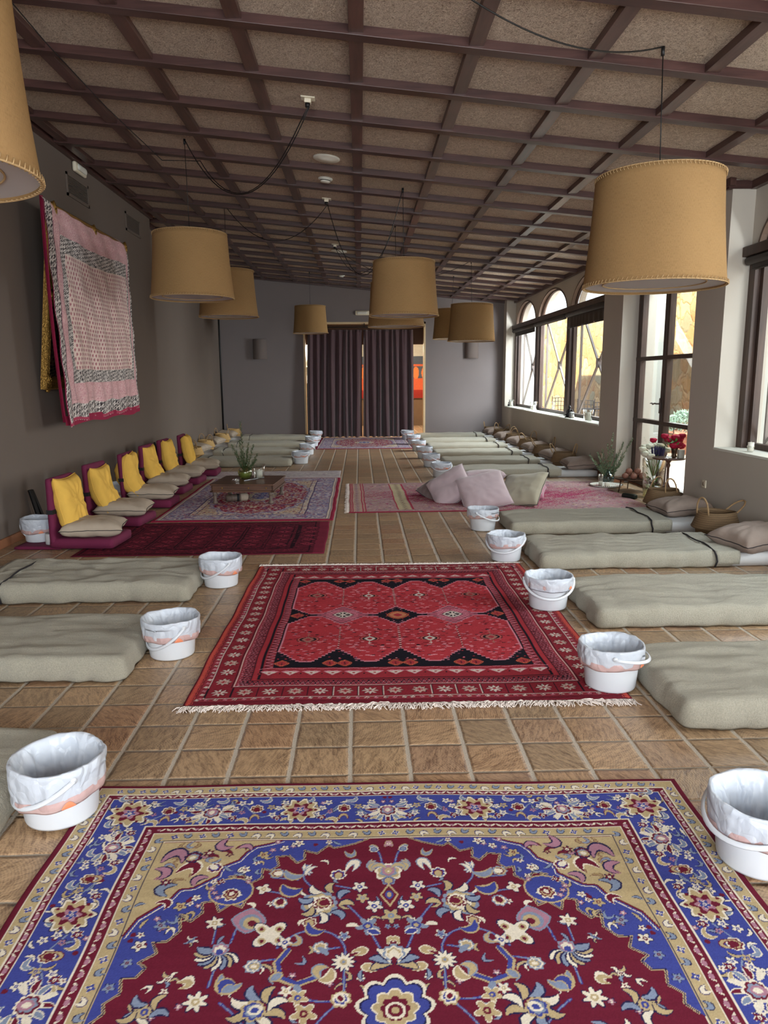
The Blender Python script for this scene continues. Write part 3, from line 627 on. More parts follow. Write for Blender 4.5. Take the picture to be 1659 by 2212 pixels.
R.line([(0, .60), (-.026, .645), (0, .692), (.026, .645), (0, .60)], .006, BE); R.disc(0, .645, .012, BL, 1.6); R.disc(0, .645, .006, BE, 1.8)
R.palmette(-.19, .672, .078, PI*.9, [GB, BE, CM, CR, GB, BE]); 
for i in range(8): a = i*.8; R.leaf(-.19+.062*math.cos(a), .672+.066*math.sin(a), .046, .020, a, .8, (BE, GB, CM)[i % 3], NV)
R.palmette(-.19, .672, .040, PI*.9, [CM, CR, BE, CR])
R.palmette(-.157, .557, .036, -PI/2, [CM, BL, CR, BE])
R.leaf(-.106, .487, .055, .020, .4, 2.4, CM, GB); R.leaf(-.12, .455, .045, .014, -.3, -1.6, GB, BE)
R.palmette(-.343, .539, .034, PI, [GB, BE, CR, CM]); R.leaf(-.30, .557, .07, .022, .25, -.8, GB, BE)
for a in (-.9, -.3, .3): R.leaf(-.255+.01*a, .52, .055, .012, -1.2+a, .5, CM, GB)
R.flower(-.382, .612, .024, 4, CM, BE, NV); R.leaf(-.30, .628, .07, .030, .2, -.9, BL, BE); R.palmette(-.325, .665, .034, 1.9, [GB, CM, BE, CR]); R.leaf(-.405, .679, .032, .012, .8, .9, CM, CR)
R.shp(-.41, .745, .052, lambda t: 1-.16*np.abs(np.sin(2*t)), GB, .1); R.shp(-.41, .745, .047, lambda t: 1-.16*np.abs(np.sin(2*t)), PK, .1); R.disc(-.405, .752, .032, GB); R.disc(-.402, .755, .024, BE); R.disc(-.40, .757, .012, CR)
R.shp(-.345, .80, .062, lambda t: .74+.26*np.cos(4*t), NV, .75); R.shp(-.345, .80, .057, lambda t: .74+.26*np.cos(4*t), CM, .75)
for sx, sy in ((-.025, -.02), (.025, -.02), (-.02, .025), (.028, .022)): R.disc(-.345+sx, .80+sy, .012, BE); R.disc(-.345+sx, .80+sy, .006, CR)
R.flower(-.30, .83, .022, 5, CM, BL, GB); R.flower(-.507, .753, .026, 6, CM, BE, NV)
for i in range(9): a = PI*.15+i*.36; R.leaf(-.475+.040*math.cos(a), .875+.034*math.sin(a)-.01, .056, .022, a, .4, (CM, BE, GB)[i % 3], NV)
R.palmette(-.475, .862, .036, -PI/2, [GB, PK, CM]); R.disc(-.475, .862, .010, BL)
R.palmette(-.368, .914, .034, PI, [GB, CM, GB, BE, CM])
P = [(-.29+.0, .86), (-.315, .905), (-.30, .955), (-.255, .975), (-.21, .955), (-.195, .915)]
R.line(P, .020, BE); R.line([(a+.003, b-.003) for a, b in P], .012, BL); R.leaf(-.205, .925, .05, .02, -1.0, 1.2, BE, GB); R.leaf(-.31, .95, .03, .02, 2.4, 0, GB, BE); R.leaf(-.25, .99, .03, .02, 1.2, 0, GB)
R.palmette(-.235, .762, .030, -PI/2, [CM, CR, BE]); R.leaf(-.225, .79, .06, .022, .5, -.9, BL, BE); R.leaf(-.262, .75, .03, .01, -.9, .6, CM, CR); R.leaf(-.26, .83, .05, .012, 2.0, 1.3, BE, GB)
R.shp(-.069, .772, .036, lambda t: .72+.28*np.cos(5*t), GB, .4); R.disc(-.069, .772, .014, BL); R.disc(-.069, .772, .007, BE); R.leaf(-.052, .795, .035, .018, .3, 0, BL, CM); R.leaf(-.112, .765, .036, .015, .05, .4, CM, CR)
R.flower(-.136, .808, .016, 5, GB, BL, CM); R.palmette(-.207, .854, .032, -.6, [GB, CM, BE]); R.leaf(-.19, .862, .04, .018, .8, .3, GB)
R.shp(-.136, .902, .036, lambda t: .84+.16*np.cos(11*t), NV); R.shp(-.136, .902, .032, lambda t: .80+.20*np.cos(11*t), CM); R.disc(-.136, .902, .010, BE); R.disc(-.136, .902, .005, GB)
R.leaf(-.080, .862, .038, .015, 1.2, 2.6, BE, CM); R.leaf(-.078, .92, .038, .015, 1.9, -2.6, BE, CM)
for i in range(7): a = PI*.5+(i-3)*.62; R.leaf(.036*math.cos(a+PI), .905+.03*math.sin(a+PI), .060, .022, a, .3, (BE, GB, CM)[i % 3], NV)
R.palmette(0, .885, .044, -PI/2, [GB, CM, BE, CM]); R.disc(0, .897, .008, CR); R.leaf(-.006, .82, .03, .012, 0, 2, BE, CM)
R.leaf(-.049, .413, .028, .016, .7, .3, GB, BE); R.palmette(-.048, .43, .022, -PI/2, [CM, BL, GB]); R.flower(-.002, .398, .016, 3, PK, CM, BE)
R.leaf(-.171, .955, .05, .022, 2.3, .8, BE, CM); R.palmette(-.14, 1.015, .038, 1.2, [BE, CM, BL, CM, CR]); R.flower(-.278, .997, .018, 5, CM, BE, GB); R.flower(-.246, 1.017, .026, 5, BE, BL, CM); R.flower(-.226, 1.066, .032, 5, BE, CR, CM)
for i in range(8): a = i*.8+.2; R.leaf(-.342+.05*math.cos(a), 1.05+.05*math.sin(a), .054, .022, a, .7, (BE, CM, GB)[i % 3], NV)
R.palmette(-.342, 1.05, .046, 2.6, [BE, BL, GB, CM, BL]); R.leaf(-.435, .985, .075, .028, .4, -1.0, GB, BE); R.leaf(-.44, .965, .05, .018, -.5, 1.2, BL, BE); R.flower(-.501, 1.025, .032, 7, CM, BE, NV); R.leaf(-.53, .965, .04, .016, 1.3, 2, BE, CM)
for i, (x, y, r_) in enumerate(((-.59, .95, .022), (-.62, 1.05, .05), (-.52, 1.15, .055), (-.42, 1.22, .04), (-.62, 1.3, .04), (-.3, 1.2, .045), (-.24, 1.33, .04), (-.5, 1.35, .05), (-.62, 1.48, .05), (-.4, 1.45, .05), (-.52, 1.58, .04), (-.56, .82, .016))): (R.flower, R.palmette)[0](x, y, r_*.6, 5+i % 3, (CM, BE, GB)[i % 3], (CR, BL)[i % 2], NV); [R.leaf(x+r_*.8*math.cos(a), y+r_*.8*math.sin(a), r_, r_*.35, a, .8, (BE, GB, CM)[(i+int(a)) % 3], NV) for a in (0, 1.3, 2.6, 3.9, 5.2)]
# pendant and central medallion
for rr, c in ((.116, CM), (.104, NV), (.098, BL), (.070, CM), (.064, BE), (.044, CR), (.026, CM), (.019, CR), (.010, BE)):
    R.shp(0, 1.062, rr, lambda t, rr=rr: (.80+.20*np.abs(np.cos(4.5*(t+PI/2))))*(.86+.14*np.cos(t+PI/2)) if rr > .03 else 1+0*t, c)
for rr, c in ((.50, CM), (.48, NV), (.47, BL), (.36, CM), (.345, BE), (.22, CR), (.15, CM), (.14, BL), (.07, CR), (.03, CM)): R.shp(0, HH, rr, lambda t: .86+.14*np.cos(8*t), c)
for i in range(9): a = -PI/2-i*.2; [R.flower(r_*math.cos(a), HH+r_*math.sin(a), .024, 5, (CM, BE)[i % 2], CR, NV) for r_ in (.37, .27)]
R.mirror(); 
C_A = (.088, 2.640)
rugA = R.build('floral_carpet', 'large crimson carpet with deep blue flowered border and tan corners', (C_A[0], C_A[1], 0), -.018, M['pile'], .012, 1, .0015)

# ---- red tribal rug with black lozenges ------------------------------------------------
R = Rug(2.18, 2.68, .0048, (150, 30, 44)); RD, DK, WN, PI_, OR, WH = (168, 38, 52), (28, 26, 36), (112, 22, 40), (214, 132, 150), (214, 96, 62), (220, 205, 196)
HW, HH = 1.09, 1.34
def fr(a, b, c, d, col): R.rect(-HW+a, 0, b, d+(b-b), col)
def ring2(a0, a1, b0, b1, col): R.rect(-HW+a0, .01, b0, b1, col); R.rect(-HW+a0, -HW+a1, b0, HH+.01, col)
ring2(0, .2, 0, .2, WN); R.rect(-HW+.012, -HW+.05, .012, HH+.01, (196, 62, 58)); ring2(.055, .088, .045, .075, (150, 40, 56)); ring2(.088, .092, .078, .083, WH); ring2(.095, .20, .085, .205, (140, 26, 44))
ring2(.202, .208, .205, .212, DK); ring2(.210, .217, .214, .22, WH); ring2(.22, .285, .222, .285, (150, 48, 64)); ring2(.285, .290, .285, .29, DK); ring2(.292, .315, .292, .30, RD); ring2(.315, .333, .300, .306, DK)
for i in range(260):
    y = i*.0105
    if y < HH+.02: R.disc(-HW+.022, y, .0035, OR); R.disc(-HW+.040, y, .0035, DK)
for k in (0, 1):
    n = 16 if k == 0 else 14
    for i in range(n):
        s_ = i*.125+.062; x, y = (-s_, .145) if k == 0 else (-HW+.148, HH-s_)
        if (k == 0 and x < -HW+.12) or (k == 1 and y < .2): continue
        if k == 0: R.rect(x-.0645, x-.0585, .09, .2, DK); R.rect(x-.0585, x-.0555, .09, .2, WH)
        if i % 2: R.shp(x, y, .044, lambda t: .66+.34*np.cos(8*t), DK); R.shp(x, y, .040, lambda t: .66+.34*np.cos(8*t), WH); R.disc(x, y, .010, RD)
        else: R.shp(x, y, .044, lambda t: .8+.2*np.cos(8*t), DK); R.shp(x, y, .040, lambda t: .78+.22*np.cos(8*t), (200, 170, 160)); R.shp(x, y, .018, lambda t: .7+.3*np.cos(4*t), RD)
    for i in range(60):
        s_ = i*.046+.02; x, y = (-s_, .061) if k == 0 else (-HW+.072, HH-s_)
        if x > -HW+.05 and y > .04: R.flower(x, y, .013, 4, PI_ if i % 2 else WH, RD, DK)
    for i in range(120):
        s_ = i*.026; 
        if k == 0: P = [(-s_, .227), (-s_-.013, .275), (-s_-.026, .227)]
        else: P = [(-HW+.227, HH-s_), (-HW+.278, HH-s_-.013), (-HW+.227, HH-s_-.026)]
        if P[2][0] > -HW+.22 and P[2][1] > .222: R.line(P, .0045, PI_); R.line([(a+.006*(k), b+.006*(1-k)) for a, b in P], .003, DK)
# cream winged band at both ends, small wedges at the sides
R.rect(-HW+.335, .01, .308, .45, (158, 34, 50)); R.rect(-HW+.335, -HW+.39, .308, HH+.01, (150, 34, 50))
for i in range(8):
    x = -.05-i*.112
    if x < -HW+.36: break
    R.poly([(x-.052, .40), (x-.02, .372), (x, .345), (x+.02, .372), (x+.052, .40), (x+.02, .412), (x, .404), (x-.02, .412)], PI_); R.poly([(x-.04, .392), (x, .356), (x+.04, .392), (x, .402)], WH); R.disc(x, .38, .008, RD)
    R.line([(x-.056, .432), (x, .445), (x+.056, .432)], .005, PI_); R.disc(x-.056, .37, .012, RD); R.disc(x-.056, .37, .006, DK)
for i in range(34):
    y = HH-i*.044
    if y > .45: R.poly([(-HW+.338, y-.018), (-HW+.338, y+.018), (-HW+.382, y)], WN); R.line([(-HW+.338, y-.022), (-HW+.384, y), (-HW+.338, y+.022)], .0045, PI_)
R.rect(-HW+.385, .01, .452, HH+.01, DK); R.rect(-HW+.40, -HW+.44, .5, HH+.01, DK)
# stepped red hexagon bands
q = R.win(0, HH, 2.0); A, X, Y = q; vv = np.abs(Y); uu = np.abs(X); S_ = .018
cell = .36; du = np.abs((uu/cell) % 1 - .5)*cell; du = np.where(uu > .54, np.maximum(uu-.54, 0)*1.0, du)
ds = np.floor(du/S_)*S_
inner = np.maximum(.030, .03+.205*(ds-.03)/.18); outer = np.minimum(.80, .84-.25*ds/.18)
red = (vv > inner) & (vv < outer) & (uu < .695)
pk = (vv > inner-.014) & (vv < outer+.014) & (uu < .705) & ~red
A[pk] = L8(PI_); A[red] = L8((182, 40, 54))
thin = (vv > inner-.020) & (vv < outer+.020) & ~red & ~pk & (uu < .712); A[thin] = L8(DK)
# rose lozenges either side of the dark one
m1 = (np.abs(uu-.36) < .165) & (vv < inner-.022) & (uu < .53); A[m1] = L8((176, 84, 104))
m2 = (np.abs(uu-.36) < .10) & (vv < .10); A[m2 & ((np.floor(X/.012)+np.floor(Y/.012)) % 3 == 0)] = L8(PI_)
rng = np.random.default_rng(5)
for i in range(520):
    u_ = -rng.random()*.69; v_ = rng.random()*.80; d_ = abs((abs(u_)/cell) % 1-.5)*cell if abs(u_) < .54 else abs(u_)-.54
    if .06+.205*(d_-.03)/.18 < v_ < .80-.25*d_/.18: c = (PI_, (232, 160, 170), DK, (120, 20, 36))[i % 4]; R.shp(u_, HH-v_, .0085+.005*rng.random(), lambda t: .5+.5*np.abs(np.cos(t)), c, 0, .6)
    elif abs(u_) < .70 and (v_ > .55 or v_ < .22) and i % 2: R.disc(u_, HH-v_, .006, (RD, PI_, (120, 60, 90))[i % 3])
for u_ in (0, -.36): [R.rect(u_-.004, u_+.004, HH-.60+j*.018, HH-.60+j*.018+.009, DK if j % 2 else WH) for j in range(22)]
def oval(x, y, s_=1., c1=RD):
    for rr, c in ((.052, OR), (.045, DK), (.040, OR), (.034, c1)): R.shp(x, y, rr*s_, lambda t: 1-.18*np.abs(np.sin(2*t)), c, 0, 1.05)
    [R.disc(x, y+j*.016*s_, .0045, DK) for j in (-1, 0, 1)]
oval(-.041, HH-.83, .8); oval(-.32, HH-.83, .8); oval(-.402, HH-.83, .8); oval(-.665, HH-.83, .8); oval(-.66, HH, .85)
for rr, c in ((.075, OR), (.066, DK), (.060, (196, 120, 80)), (.030, RD)): R.shp(0, HH, rr, lambda t: 1-.15*np.abs(np.sin(2*t)), c, 0, 1.05)
for rr, c in ((.070, DK), (.064, WH), (.050, DK)): R.shp(-.36, HH, rr, lambda t: 1-.2*np.abs(np.sin(2*t)), c, 0, 1.0)
[R.line([(-.36-.03*sg, HH-.03*k), (-.36, HH)], .008, WH) for sg in (-1, 1) for k in (-1, 0, 1)]; R.rect(-.364, -.356, HH-.045, HH+.045, WH)
def bud(x, y, c, s_=1.):
    for rr, k in ((.072, DK), (.066, (196, 90, 84)), (.054, DK)): R.shp(x, y, rr*s_, lambda t: .45+.55*np.abs(np.cos(t))**1.5, k, 0, 1.1)
    for rr, k in ((.044, DK), (.039, c), (.020, RD)): R.shp(x, y, rr*s_, lambda t: 1-.2*np.abs(np.sin(2*t)), k, 0, 1.25)
    R.rect(x-.003, x+.003, y-.11*s_, y-.055*s_, c); R.rect(x-.003, x+.003, y+.055*s_, y+.11*s_, c); [R.disc(x, y+sg*.09*s_, .011, c, .6) for sg in (-1, 1)]
bud(-.18, HH-.45, WH, .85); bud(-.55, HH-.45, (170, 110, 100), .95)
R.mirror(); RB = R.build('tribal_rug', 'bright red fringed rug with black lozenges and star border', (.235, 6.03, 0), -.006, M['pile'], .009, 2, .003, .14)
rng = random.Random(4)
M['fringe'] = mat('cotton_fringe', (222, 210, 202), .95, var=.25, scale=40)
for sy, y0 in ((1, 0.0), (-1, -2.68)):
    B = MB()
    for i in range(620):
        x = -1.09+2.18*(i+rng.random())/620; L = (.050+.028*rng.random())*(.8 if sy > 0 else 1); a = rng.gauss(0, .42)+.5*math.sin(x*9); P = []
        for k in range(5): t = k/4; P.append((x+L*t*math.sin(a)+.006*math.sin(t*5+i), y0+sy*L*t*math.cos(a), .004+.010*math.sin(PI*t)*rng.random()+.002))
        B.tube(P, [.0036, .0034, .0030, .0024, .0014], 4)
    B.build('fringe', M['fringe'], RB, True)
# ---- mid-room rugs ---------------------------------------------------------------------
def scatter(R, n, x0, x1, y0, y1, cols, r0, r1, rng, asp=1., keep=None):
    for i in range(n):
        x = x0+(x1-x0)*rng.random(); y = y0+(y1-y0)*rng.random()
        if keep and not keep(x, y): continue
        R.shp(x, y, r0+(r1-r0)*rng.random(), lambda t, k=3+i % 4: .65+.35*np.cos(k*t), cols[i % len(cols)], rng.random()*6, asp)
rng = np.random.default_rng(9)
def medallion_rug(w_, h_, res, edge=(150, 20, 60)):
    R = Rug(w_, h_, res, edge); a, b = w_/2, h_/2; cb, cc, cr, bl, pl_ = (196, 170, 140), (222, 206, 190), (150, 24, 58), (96, 98, 150), (176, 150, 172)
    R.rect(-a+.05, 0.01, .05, b+.02, cc); R.rect(-a+.09, .01, .09, b+.02, (168, 156, 178)); R.rect(-a+.34, .01, .34, b+.02, cc); R.rect(-a+.41, .01, .41, b+.02, (206, 182, 150))
    A, X, Y = R.win(0, b, max(a, b)+.2); e = (np.abs(X)/(a-.42))**2.2+(np.abs(Y)/(b-.46))**2.2; th = np.arctan2(Y, X); k = 1+.05*np.cos(th*24)
    A[e < 1.22*k] = L8((150, 140, 172)); A[e < 1.0*k] = L8(cr); A[e < .085*k] = L8((190, 168, 140)); A[e < .035*k] = L8(bl)
    scatter(R, 2600, -a+.1, .03, .1, b+.03, (bl, cc, (150, 60, 90), (220, 210, 214), (130, 120, 170)), .010, .024, rng, 1, lambda x, y: x < -a+.33 or y < .33)
    scatter(R, 1500, -a+.35, .03, .35, b+.03, (cc, cr, bl, cc), .010, .020, rng, 1, lambda x, y: (abs(x)/(a-.42))**2.2+(abs(y-b)/(b-.46))**2.2 > 1.0 or (abs(x)/(a-.42))**2.2+(abs(y-b)/(b-.46))**2.2 < .09)
    scatter(R, 1100, -a+.4, .03, .4, b+.03, (cc, cb, pl_, cc, bl), .012, .030, rng, .6, lambda x, y: .09 < (abs(x)/(a-.42))**2.2+(abs(y-b)/(b-.46))**2.2 < .95)
    for d in (.052, .088, .335, .345, .405): [R.rect(-a+d, .01, d, d+.008, (90, 70, 110)), R.rect(-a+d, -a+d+.008, d, b+.02, (90, 70, 110))]
    R.mirror(); return R
medallion_rug(2.0, 3.5, .008).build('medallion_rug', 'cream and violet rug with crimson oval, under the low wooden table', (-1.32, 11.55, 0), .004, M['pile'], .012, 3, .002)
medallion_rug(2.2, 3.1, .012).build('medallion_rug', 'pink and lilac medallion rug lying at the foot of the dark curtain', (.09, 19.46, 0), .0, M['pile'], .010, 4, .002)
R = Rug(2.24, 1.5, .007, (128, 30, 58)); dk = (44, 16, 30); lt = (150, 40, 66)
R.rect(-1.12, 1.02, .0, 1.5, (100, 22, 44))
for d0, d1 in ((.03, .05), (.19, .22), (.25, .262)):
    R.rect(-1.1+d0, 1.02-d0, d0, d1, dk); R.rect(-1.1+d0, 1.02-d0, 1.5-d1, 1.5-d0, dk); R.rect(-1.1+d0, -1.1+d1, d0, 1.5-d0, dk); R.rect(1.02-d1, 1.02-d0, d0, 1.5-d0, dk)
for i in range(2600):
    x = -1.06+rng.random()*2.06; y = .04+rng.random()*1.42; R.shp(x, y, .010+.013*rng.random(), lambda t: .6+.4*np.cos(4*t), (lt, dk, (120, 28, 52), dk)[i % 4], 0, .6)
for i in range(7):
    x = -.82+i*.27; R.rect(x, x+.012, .27, 1.23, dk); R.rect(x+.03, x+.038, .27, 1.23, dk)
    for j in range(5): R.shp(x+.145, .37+j*.19, .085, lambda t: 1-.3*np.abs(np.sin(2*t)), dk, 0, .8); R.shp(x+.145, .37+j*.19, .070, lambda t: 1-.3*np.abs(np.sin(2*t)), lt, 0, .8); R.shp(x+.145, .37+j*.19, .03, lambda t: .6+.4*np.cos(4*t), dk)
R.build('dark_red_rug', 'dark wine rug with black grid pattern beside the first floor chair', (-1.46, 7.975, 0), .004, M['pile'], .008, 5, .004, .16)
R = Rug(3.62, 2.38, .008, (186, 148, 150)); mg, cr2, ol, gy = (176, 34, 92), (210, 190, 160), (160, 148, 120), (150, 120, 140)
scatter(R, 2600, -1.8, 1.8, .02, 2.36, (gy, cr2, (206, 186, 180), (176, 70, 112), ol, (120, 100, 130)), .012, .04, rng, .5)
A, X, Y = R.win(0, 1.19, 2.4); nn = np.sin(X*9+2*np.sin(Y*7))*.12+np.sin(X*23+Y*31)*.08+rng.normal(0, .13, X.shape); e = (np.abs(X-.1)/1.55)+(np.abs(Y)/1.15)+nn*1.3
mk = (e < .80) | ((e > 1.0) & (e < 1.10)); A[mk] = L8((168, 22, 84)); mk = (e < .8) & (rng.random(X.shape) < .16); A[mk] = L8((214, 130, 156)); scatter(R, 500, -1.2, 1.4, .35, 2.0, ((206, 186, 160), (176, 60, 104), (190, 170, 150)), .012, .03, rng, .5)
R.rect(-1.81, -1.81+.22, 0, 2.4, (200, 164, 148))
for d in (.02, .05, .17, .20): R.rect(-1.81+d, -1.81+d+.016, 0, 2.4, (178, 60, 84))
for j in range(24): R.flower(-1.81+.11, .05+j*.1, .03, 4, (150, 140, 160), (170, 60, 84), (110, 60, 80))
for d in (.58, .76): R.rect(-1.81+d, -1.81+d+.02, .12, 2.26, (178, 50, 76))
R.rect(-1.81+.60, -1.81+.755, .12, 2.26, (204, 186, 150)); [R.flower(-1.81+.68, .16+j*.12, .035, 4, (150, 140, 120), (170, 90, 90), (110, 80, 70)) for j in range(18)]
R.rect(-1.81, 1.81, 2.36, 2.4, (150, 26, 62))
RE = R.build('faded_rug', 'faded magenta and cream rug lying under the heap of pastel cushions', (1.63, 10.90, 0), .012, M['pile'], .008, 6, .003, .14)
B = MB(); rr = random.Random(8)
for i in range(150): y = -2.38*(i+rr.random())/150; B.tube([(-1.80, y, .005), (-1.82, y+.01*rr.gauss(0, 1), .008), (-1.845-.015*rr.random(), y+.014*rr.gauss(0, 1), .003)], .003, 4)
B.build('fringe', M['fringe'], RE, True)
R = Rug(2.3, .90, .012, (206, 196, 198)); scatter(R, 500, -1.13, 1.13, .03, .86, ((222, 214, 212), (176, 158, 176), (226, 220, 216), (190, 172, 180)), .02, .05, rng, .6)
R.build('pale_throw', 'off white patterned throw spread behind the violet and crimson rug', (-1.48, 12.46, 0), .008, M['pile'], .006, 7, .006, .06)
# ================================================================= floor beds, buckets, baskets, cushions
M['towel'] = towel('sage_beige_towelling', (182, 176, 158)); M['sheet'] = mat('white_cotton_sheet', (196, 196, 196), .85, var=.05, bump=.15, bscale=14, bdist=.02)
M['pipe'] = mat('black_piping', (34, 30, 34), .8); M['linen'] = mat('oatmeal_linen', (170, 156, 140), .9, var=.10, scale=14, bump=.35, bscale=22, bdist=.008, spec=.2)
M['linen_dk'] = mat('taupe_linen', (146, 130, 120), .9, var=.12, scale=14, bump=.35, bscale=22, bdist=.008, spec=.2)
M['mustard'] = mat('mustard_linen', (222, 178, 84), .9, var=.10, scale=10, bump=.4, bscale=24, bdist=.008, spec=.2)
M['plastic'] = mat('white_plastic', (206, 210, 216), .32, var=.02); M['wine'] = mat('wine_canvas', (104, 26, 62), .85, var=.12, scale=9, bump=.25, bscale=200)
M['black'] = mat('black_webbing', (24, 23, 26), .7); M['seagrass'] = weave('seagrass_weave', (134, 108, 78)); M['straw_light'] = weave('pale_straw_weave', (206, 168, 108))
M['rope'] = mat('seagrass_rope', (160, 130, 94), .8, var=.3, scale=60, bump=.5, bscale=120)
def film(name, rgb, a):
    N = NT(name); c = lin(rgb); v_ = N.obj(); vo = N.n('TexVoronoi', {'feature': 'DISTANCE_TO_EDGE'}, Vector=N.n('VectorMath', {'operation': 'ADD'}, i0=v_, i1=N.n('VectorMath', {'operation': 'SCALE'}, i0=N.noise(v_, 9, 2, out=1), Scale=.12).outputs[0]).outputs[0], Scale=13.).outputs['Distance']; N.bump(N.math('ADD', N.math('MINIMUM', N.math('MULTIPLY', vo, 1.6), .5), N.math('MULTIPLY', N.noise(N.obj((3, 3, 1)), 9, 3), .5)), .55, .02); N.set(N.b.inputs['Base Color'], c); N.b.inputs['Roughness'].default_value = .28
    t = N.n('BsdfTranslucent', Color=tuple(c)); mx = N.n('MixShader', i0=.35, i1=N.b.outputs[0], i2=t.outputs[0]); tr = N.n('BsdfTransparent')
    N.set(N.o.inputs[0], N.n('MixShader', i0=a, i1=tr.outputs[0], i2=mx.outputs[0])); return N.m
M['film'] = film('thin_white_film', (228, 234, 243), .88); M['pink_film'] = film('pink_drawstring_film', (228, 190, 184), .78); M['orange'] = mat('orange_tab', (216, 130, 94), .5)
# bed: foot end at x0, head end at x1, y centre, width; sgn tells which way the head points
def bed(yc, side, wd=.72, foot=1.45, head=3.70, cover=.70, seed=0, label='', blabel='', pip=True, step=.03, z=.118, skew=0.0, cr=1.25):
    L = head-foot; xc = side*(foot+head)/2
    me = rbox(L, wd-.03, z-.012, .025, .09 if step > .04 else .05, lambda p, n: p+n*.003*nz(p, 4, seed))
    o = me.build('floor_mattress', M['sheet'], None, True, loc=(xc, yc, .001), weld=.0004); o.rotation_euler[2] = skew
    tag(o, label, 'mattress', 'floor mattresses on the tiles')
    Lb = L*cover+.03; cx_ = side*(foot-.03+Lb/2)
    def f(p, n):
        foot_side = -side*p.x > Lb/2-.16
        k = 1-min(1, p.z/z); w1 = nz((p.x*2.2, p.y*7, p.z*2), 1, seed); w2 = nz((p.x*9, p.y*3, p.z*3), 1, seed+5)
        w3 = noise.noise(Vector((p.x*3.2+p.y*6+seed, p.y*13-p.x*4, p.z*4))); q = p+n*(.006*w1+cr*.006*w2+cr*.0045*max(0, w3)*min(1, max(0, 2.2*nz((p.x*1.5, p.y*2, 0), 1, seed+31)+.4)))
        q += Vector((n.x, n.y, 0))*k*(.006+.016*max(0, nz((p.x*6, p.y*6, 0), 1, seed+2))+.009*math.sin(p.x*31+p.y*31+3*math.sin(p.x*5+seed))*k+(.012 if foot_side else 0))
        q.z += cr*(.008*(1-abs(nz((p.x*1.4+p.y*.8, p.y*5, 0), 1.6, seed+9))*2)+.006*(1-abs(nz((p.x*3.5+seed, p.y*9, 0), 1.3, seed))*3)*max(0, nz((p.x*1.1, p.y*2, 0), 1, seed+6)))*max(0, n.z); q.z -= (.012*max(0, (-side*p.x-(Lb/2-.25)))/.25)*max(0, n.z)
        q.z = max(q.z, .0015+.012*max(0, -nz((p.x*5, p.y*5, 0), 1, seed+3))*(k > .8)); return q
    b = rbox(Lb, wd+.008, z+.010, .034, step, f, open_bottom=True).build('towel_blanket', M['towel'], None, True, weld=.0006, loc=(cx_, yc, .0)); b.rotation_euler[2] = skew
    so = b.modifiers.new('s', 'SOLIDIFY'); so.thickness = .006; so.offset = 1
    tag(b, blabel, 'blanket', 'towelling blankets on the floor mattresses')
    if pip:
        xp = side*(Lb/2-.17); hw = wd/2+.004; pts = [(xp+.012*side*math.sin(q*1.7+seed)+.03*side*(q/12), y_, z_) for q, (y_, z_) in enumerate([(-hw-.030, .012), (-hw-.030, z*.5), (-hw-.026, z-.012), (-hw-.004, z+.022), (-hw*.6, z+.034), (-hw*.3, z+.035), (0, z+.034), (hw*.3, z+.035), (hw*.6, z+.034), (hw+.004, z+.022), (hw+.026, z-.012), (hw+.030, z*.5), (hw+.030, .012)])]
        MB().tube(pts, .0068, 6).build('piping', M['pipe'], b, True)
        def cf(u, v):
            y = (u-.5)*(wd+.028); zz = z+.020-.004*nz((y*8, v*4, seed)); x = side*(Lb/2-.17+v*.22); e = abs(y)-(wd/2-.02)
            if e > 0: zz = z+.020-e*.8
            return Vector((x, y, zz))
        def cuff(u, v):
            s_ = (u-.5)*2*(wd/2+.10); y = max(-wd/2-.026, min(wd/2+.026, s_)); e = max(0, abs(s_)-wd/2-.006); x = side*(Lb/2-.165+v*.20+.03*u)
            return Vector((x, y+math.copysign(.004*nz((v*5, s_*9, seed)), y), max(.012, z+.022-e*1.15+.003*nz((s_*9, v*3, seed)))))
        c = MB().grid(40, 6, cuff).build('turned_cuff', M['towel'], b, True); so = c.modifiers.new('s', 'SOLIDIFY'); so.thickness = .008; so.offset = 1
    return o, b
near = 'window-side row'
ords = ['first', 'second', 'third', 'fourth', 'fifth', 'sixth', 'seventh', 'eighth', 'ninth', 'tenth']
# window-side beds
E = [(2.06, .72, 1.43), (3.41, .76, 1.46), (4.765, .76, 1.50), (6.19, .74, 1.49), (7.52, .74, 1.52)]
wl = ['white sheeted mattress beside the flowered blue carpet, window side', 'white sheeted mattress whose foot points at the fringed red rug corner, window side', 'white sheeted mattress beside the middle of the fringed red rug, window side',
      'white sheeted mattress with pillow, just in front of the tall lidless basket', 'white sheeted mattress between the magenta rug and the round basket']
bl_ = ['sage towel blanket behind the big bucket at the blue carpet corner', 'sage towel blanket with drooping corner beside the fringed end of the red rug', 'pale sage towel blanket behind the bucket whose handle hangs in front',
       'sage towel blanket with black piping and a puckered spot, beside the basket', 'sage towel blanket with black piping next to the faded magenta rug']
for i, (y, w_, ft) in enumerate(E):
    bed(y, 1, w_, ft, 3.70 if i > 3 else 3.72, (.70 if i > 2 else .86) if i != 4 else .70, 3+i, wl[i], bl_[i], i > 2, .019 if i < 4 else .026, skew=(-.004, .0, .004, 0, 0)[i], cr=(1.2, 1.4, 1.6, 1.7, 1.2)[i])
    # pillows and baskets come later
far = [11.72, 13.10, 14.53, 15.96, 17.40, 18.95]
for i, y in enumerate(far):
    bed(y, 1, .70, 1.47, 3.70, .72, 20+i, '%s white sheeted mattress beyond the magenta rug, window side' % ords[i], '%s sage blanket with black piping beyond the magenta rug, window side' % ords[i], True, .05)
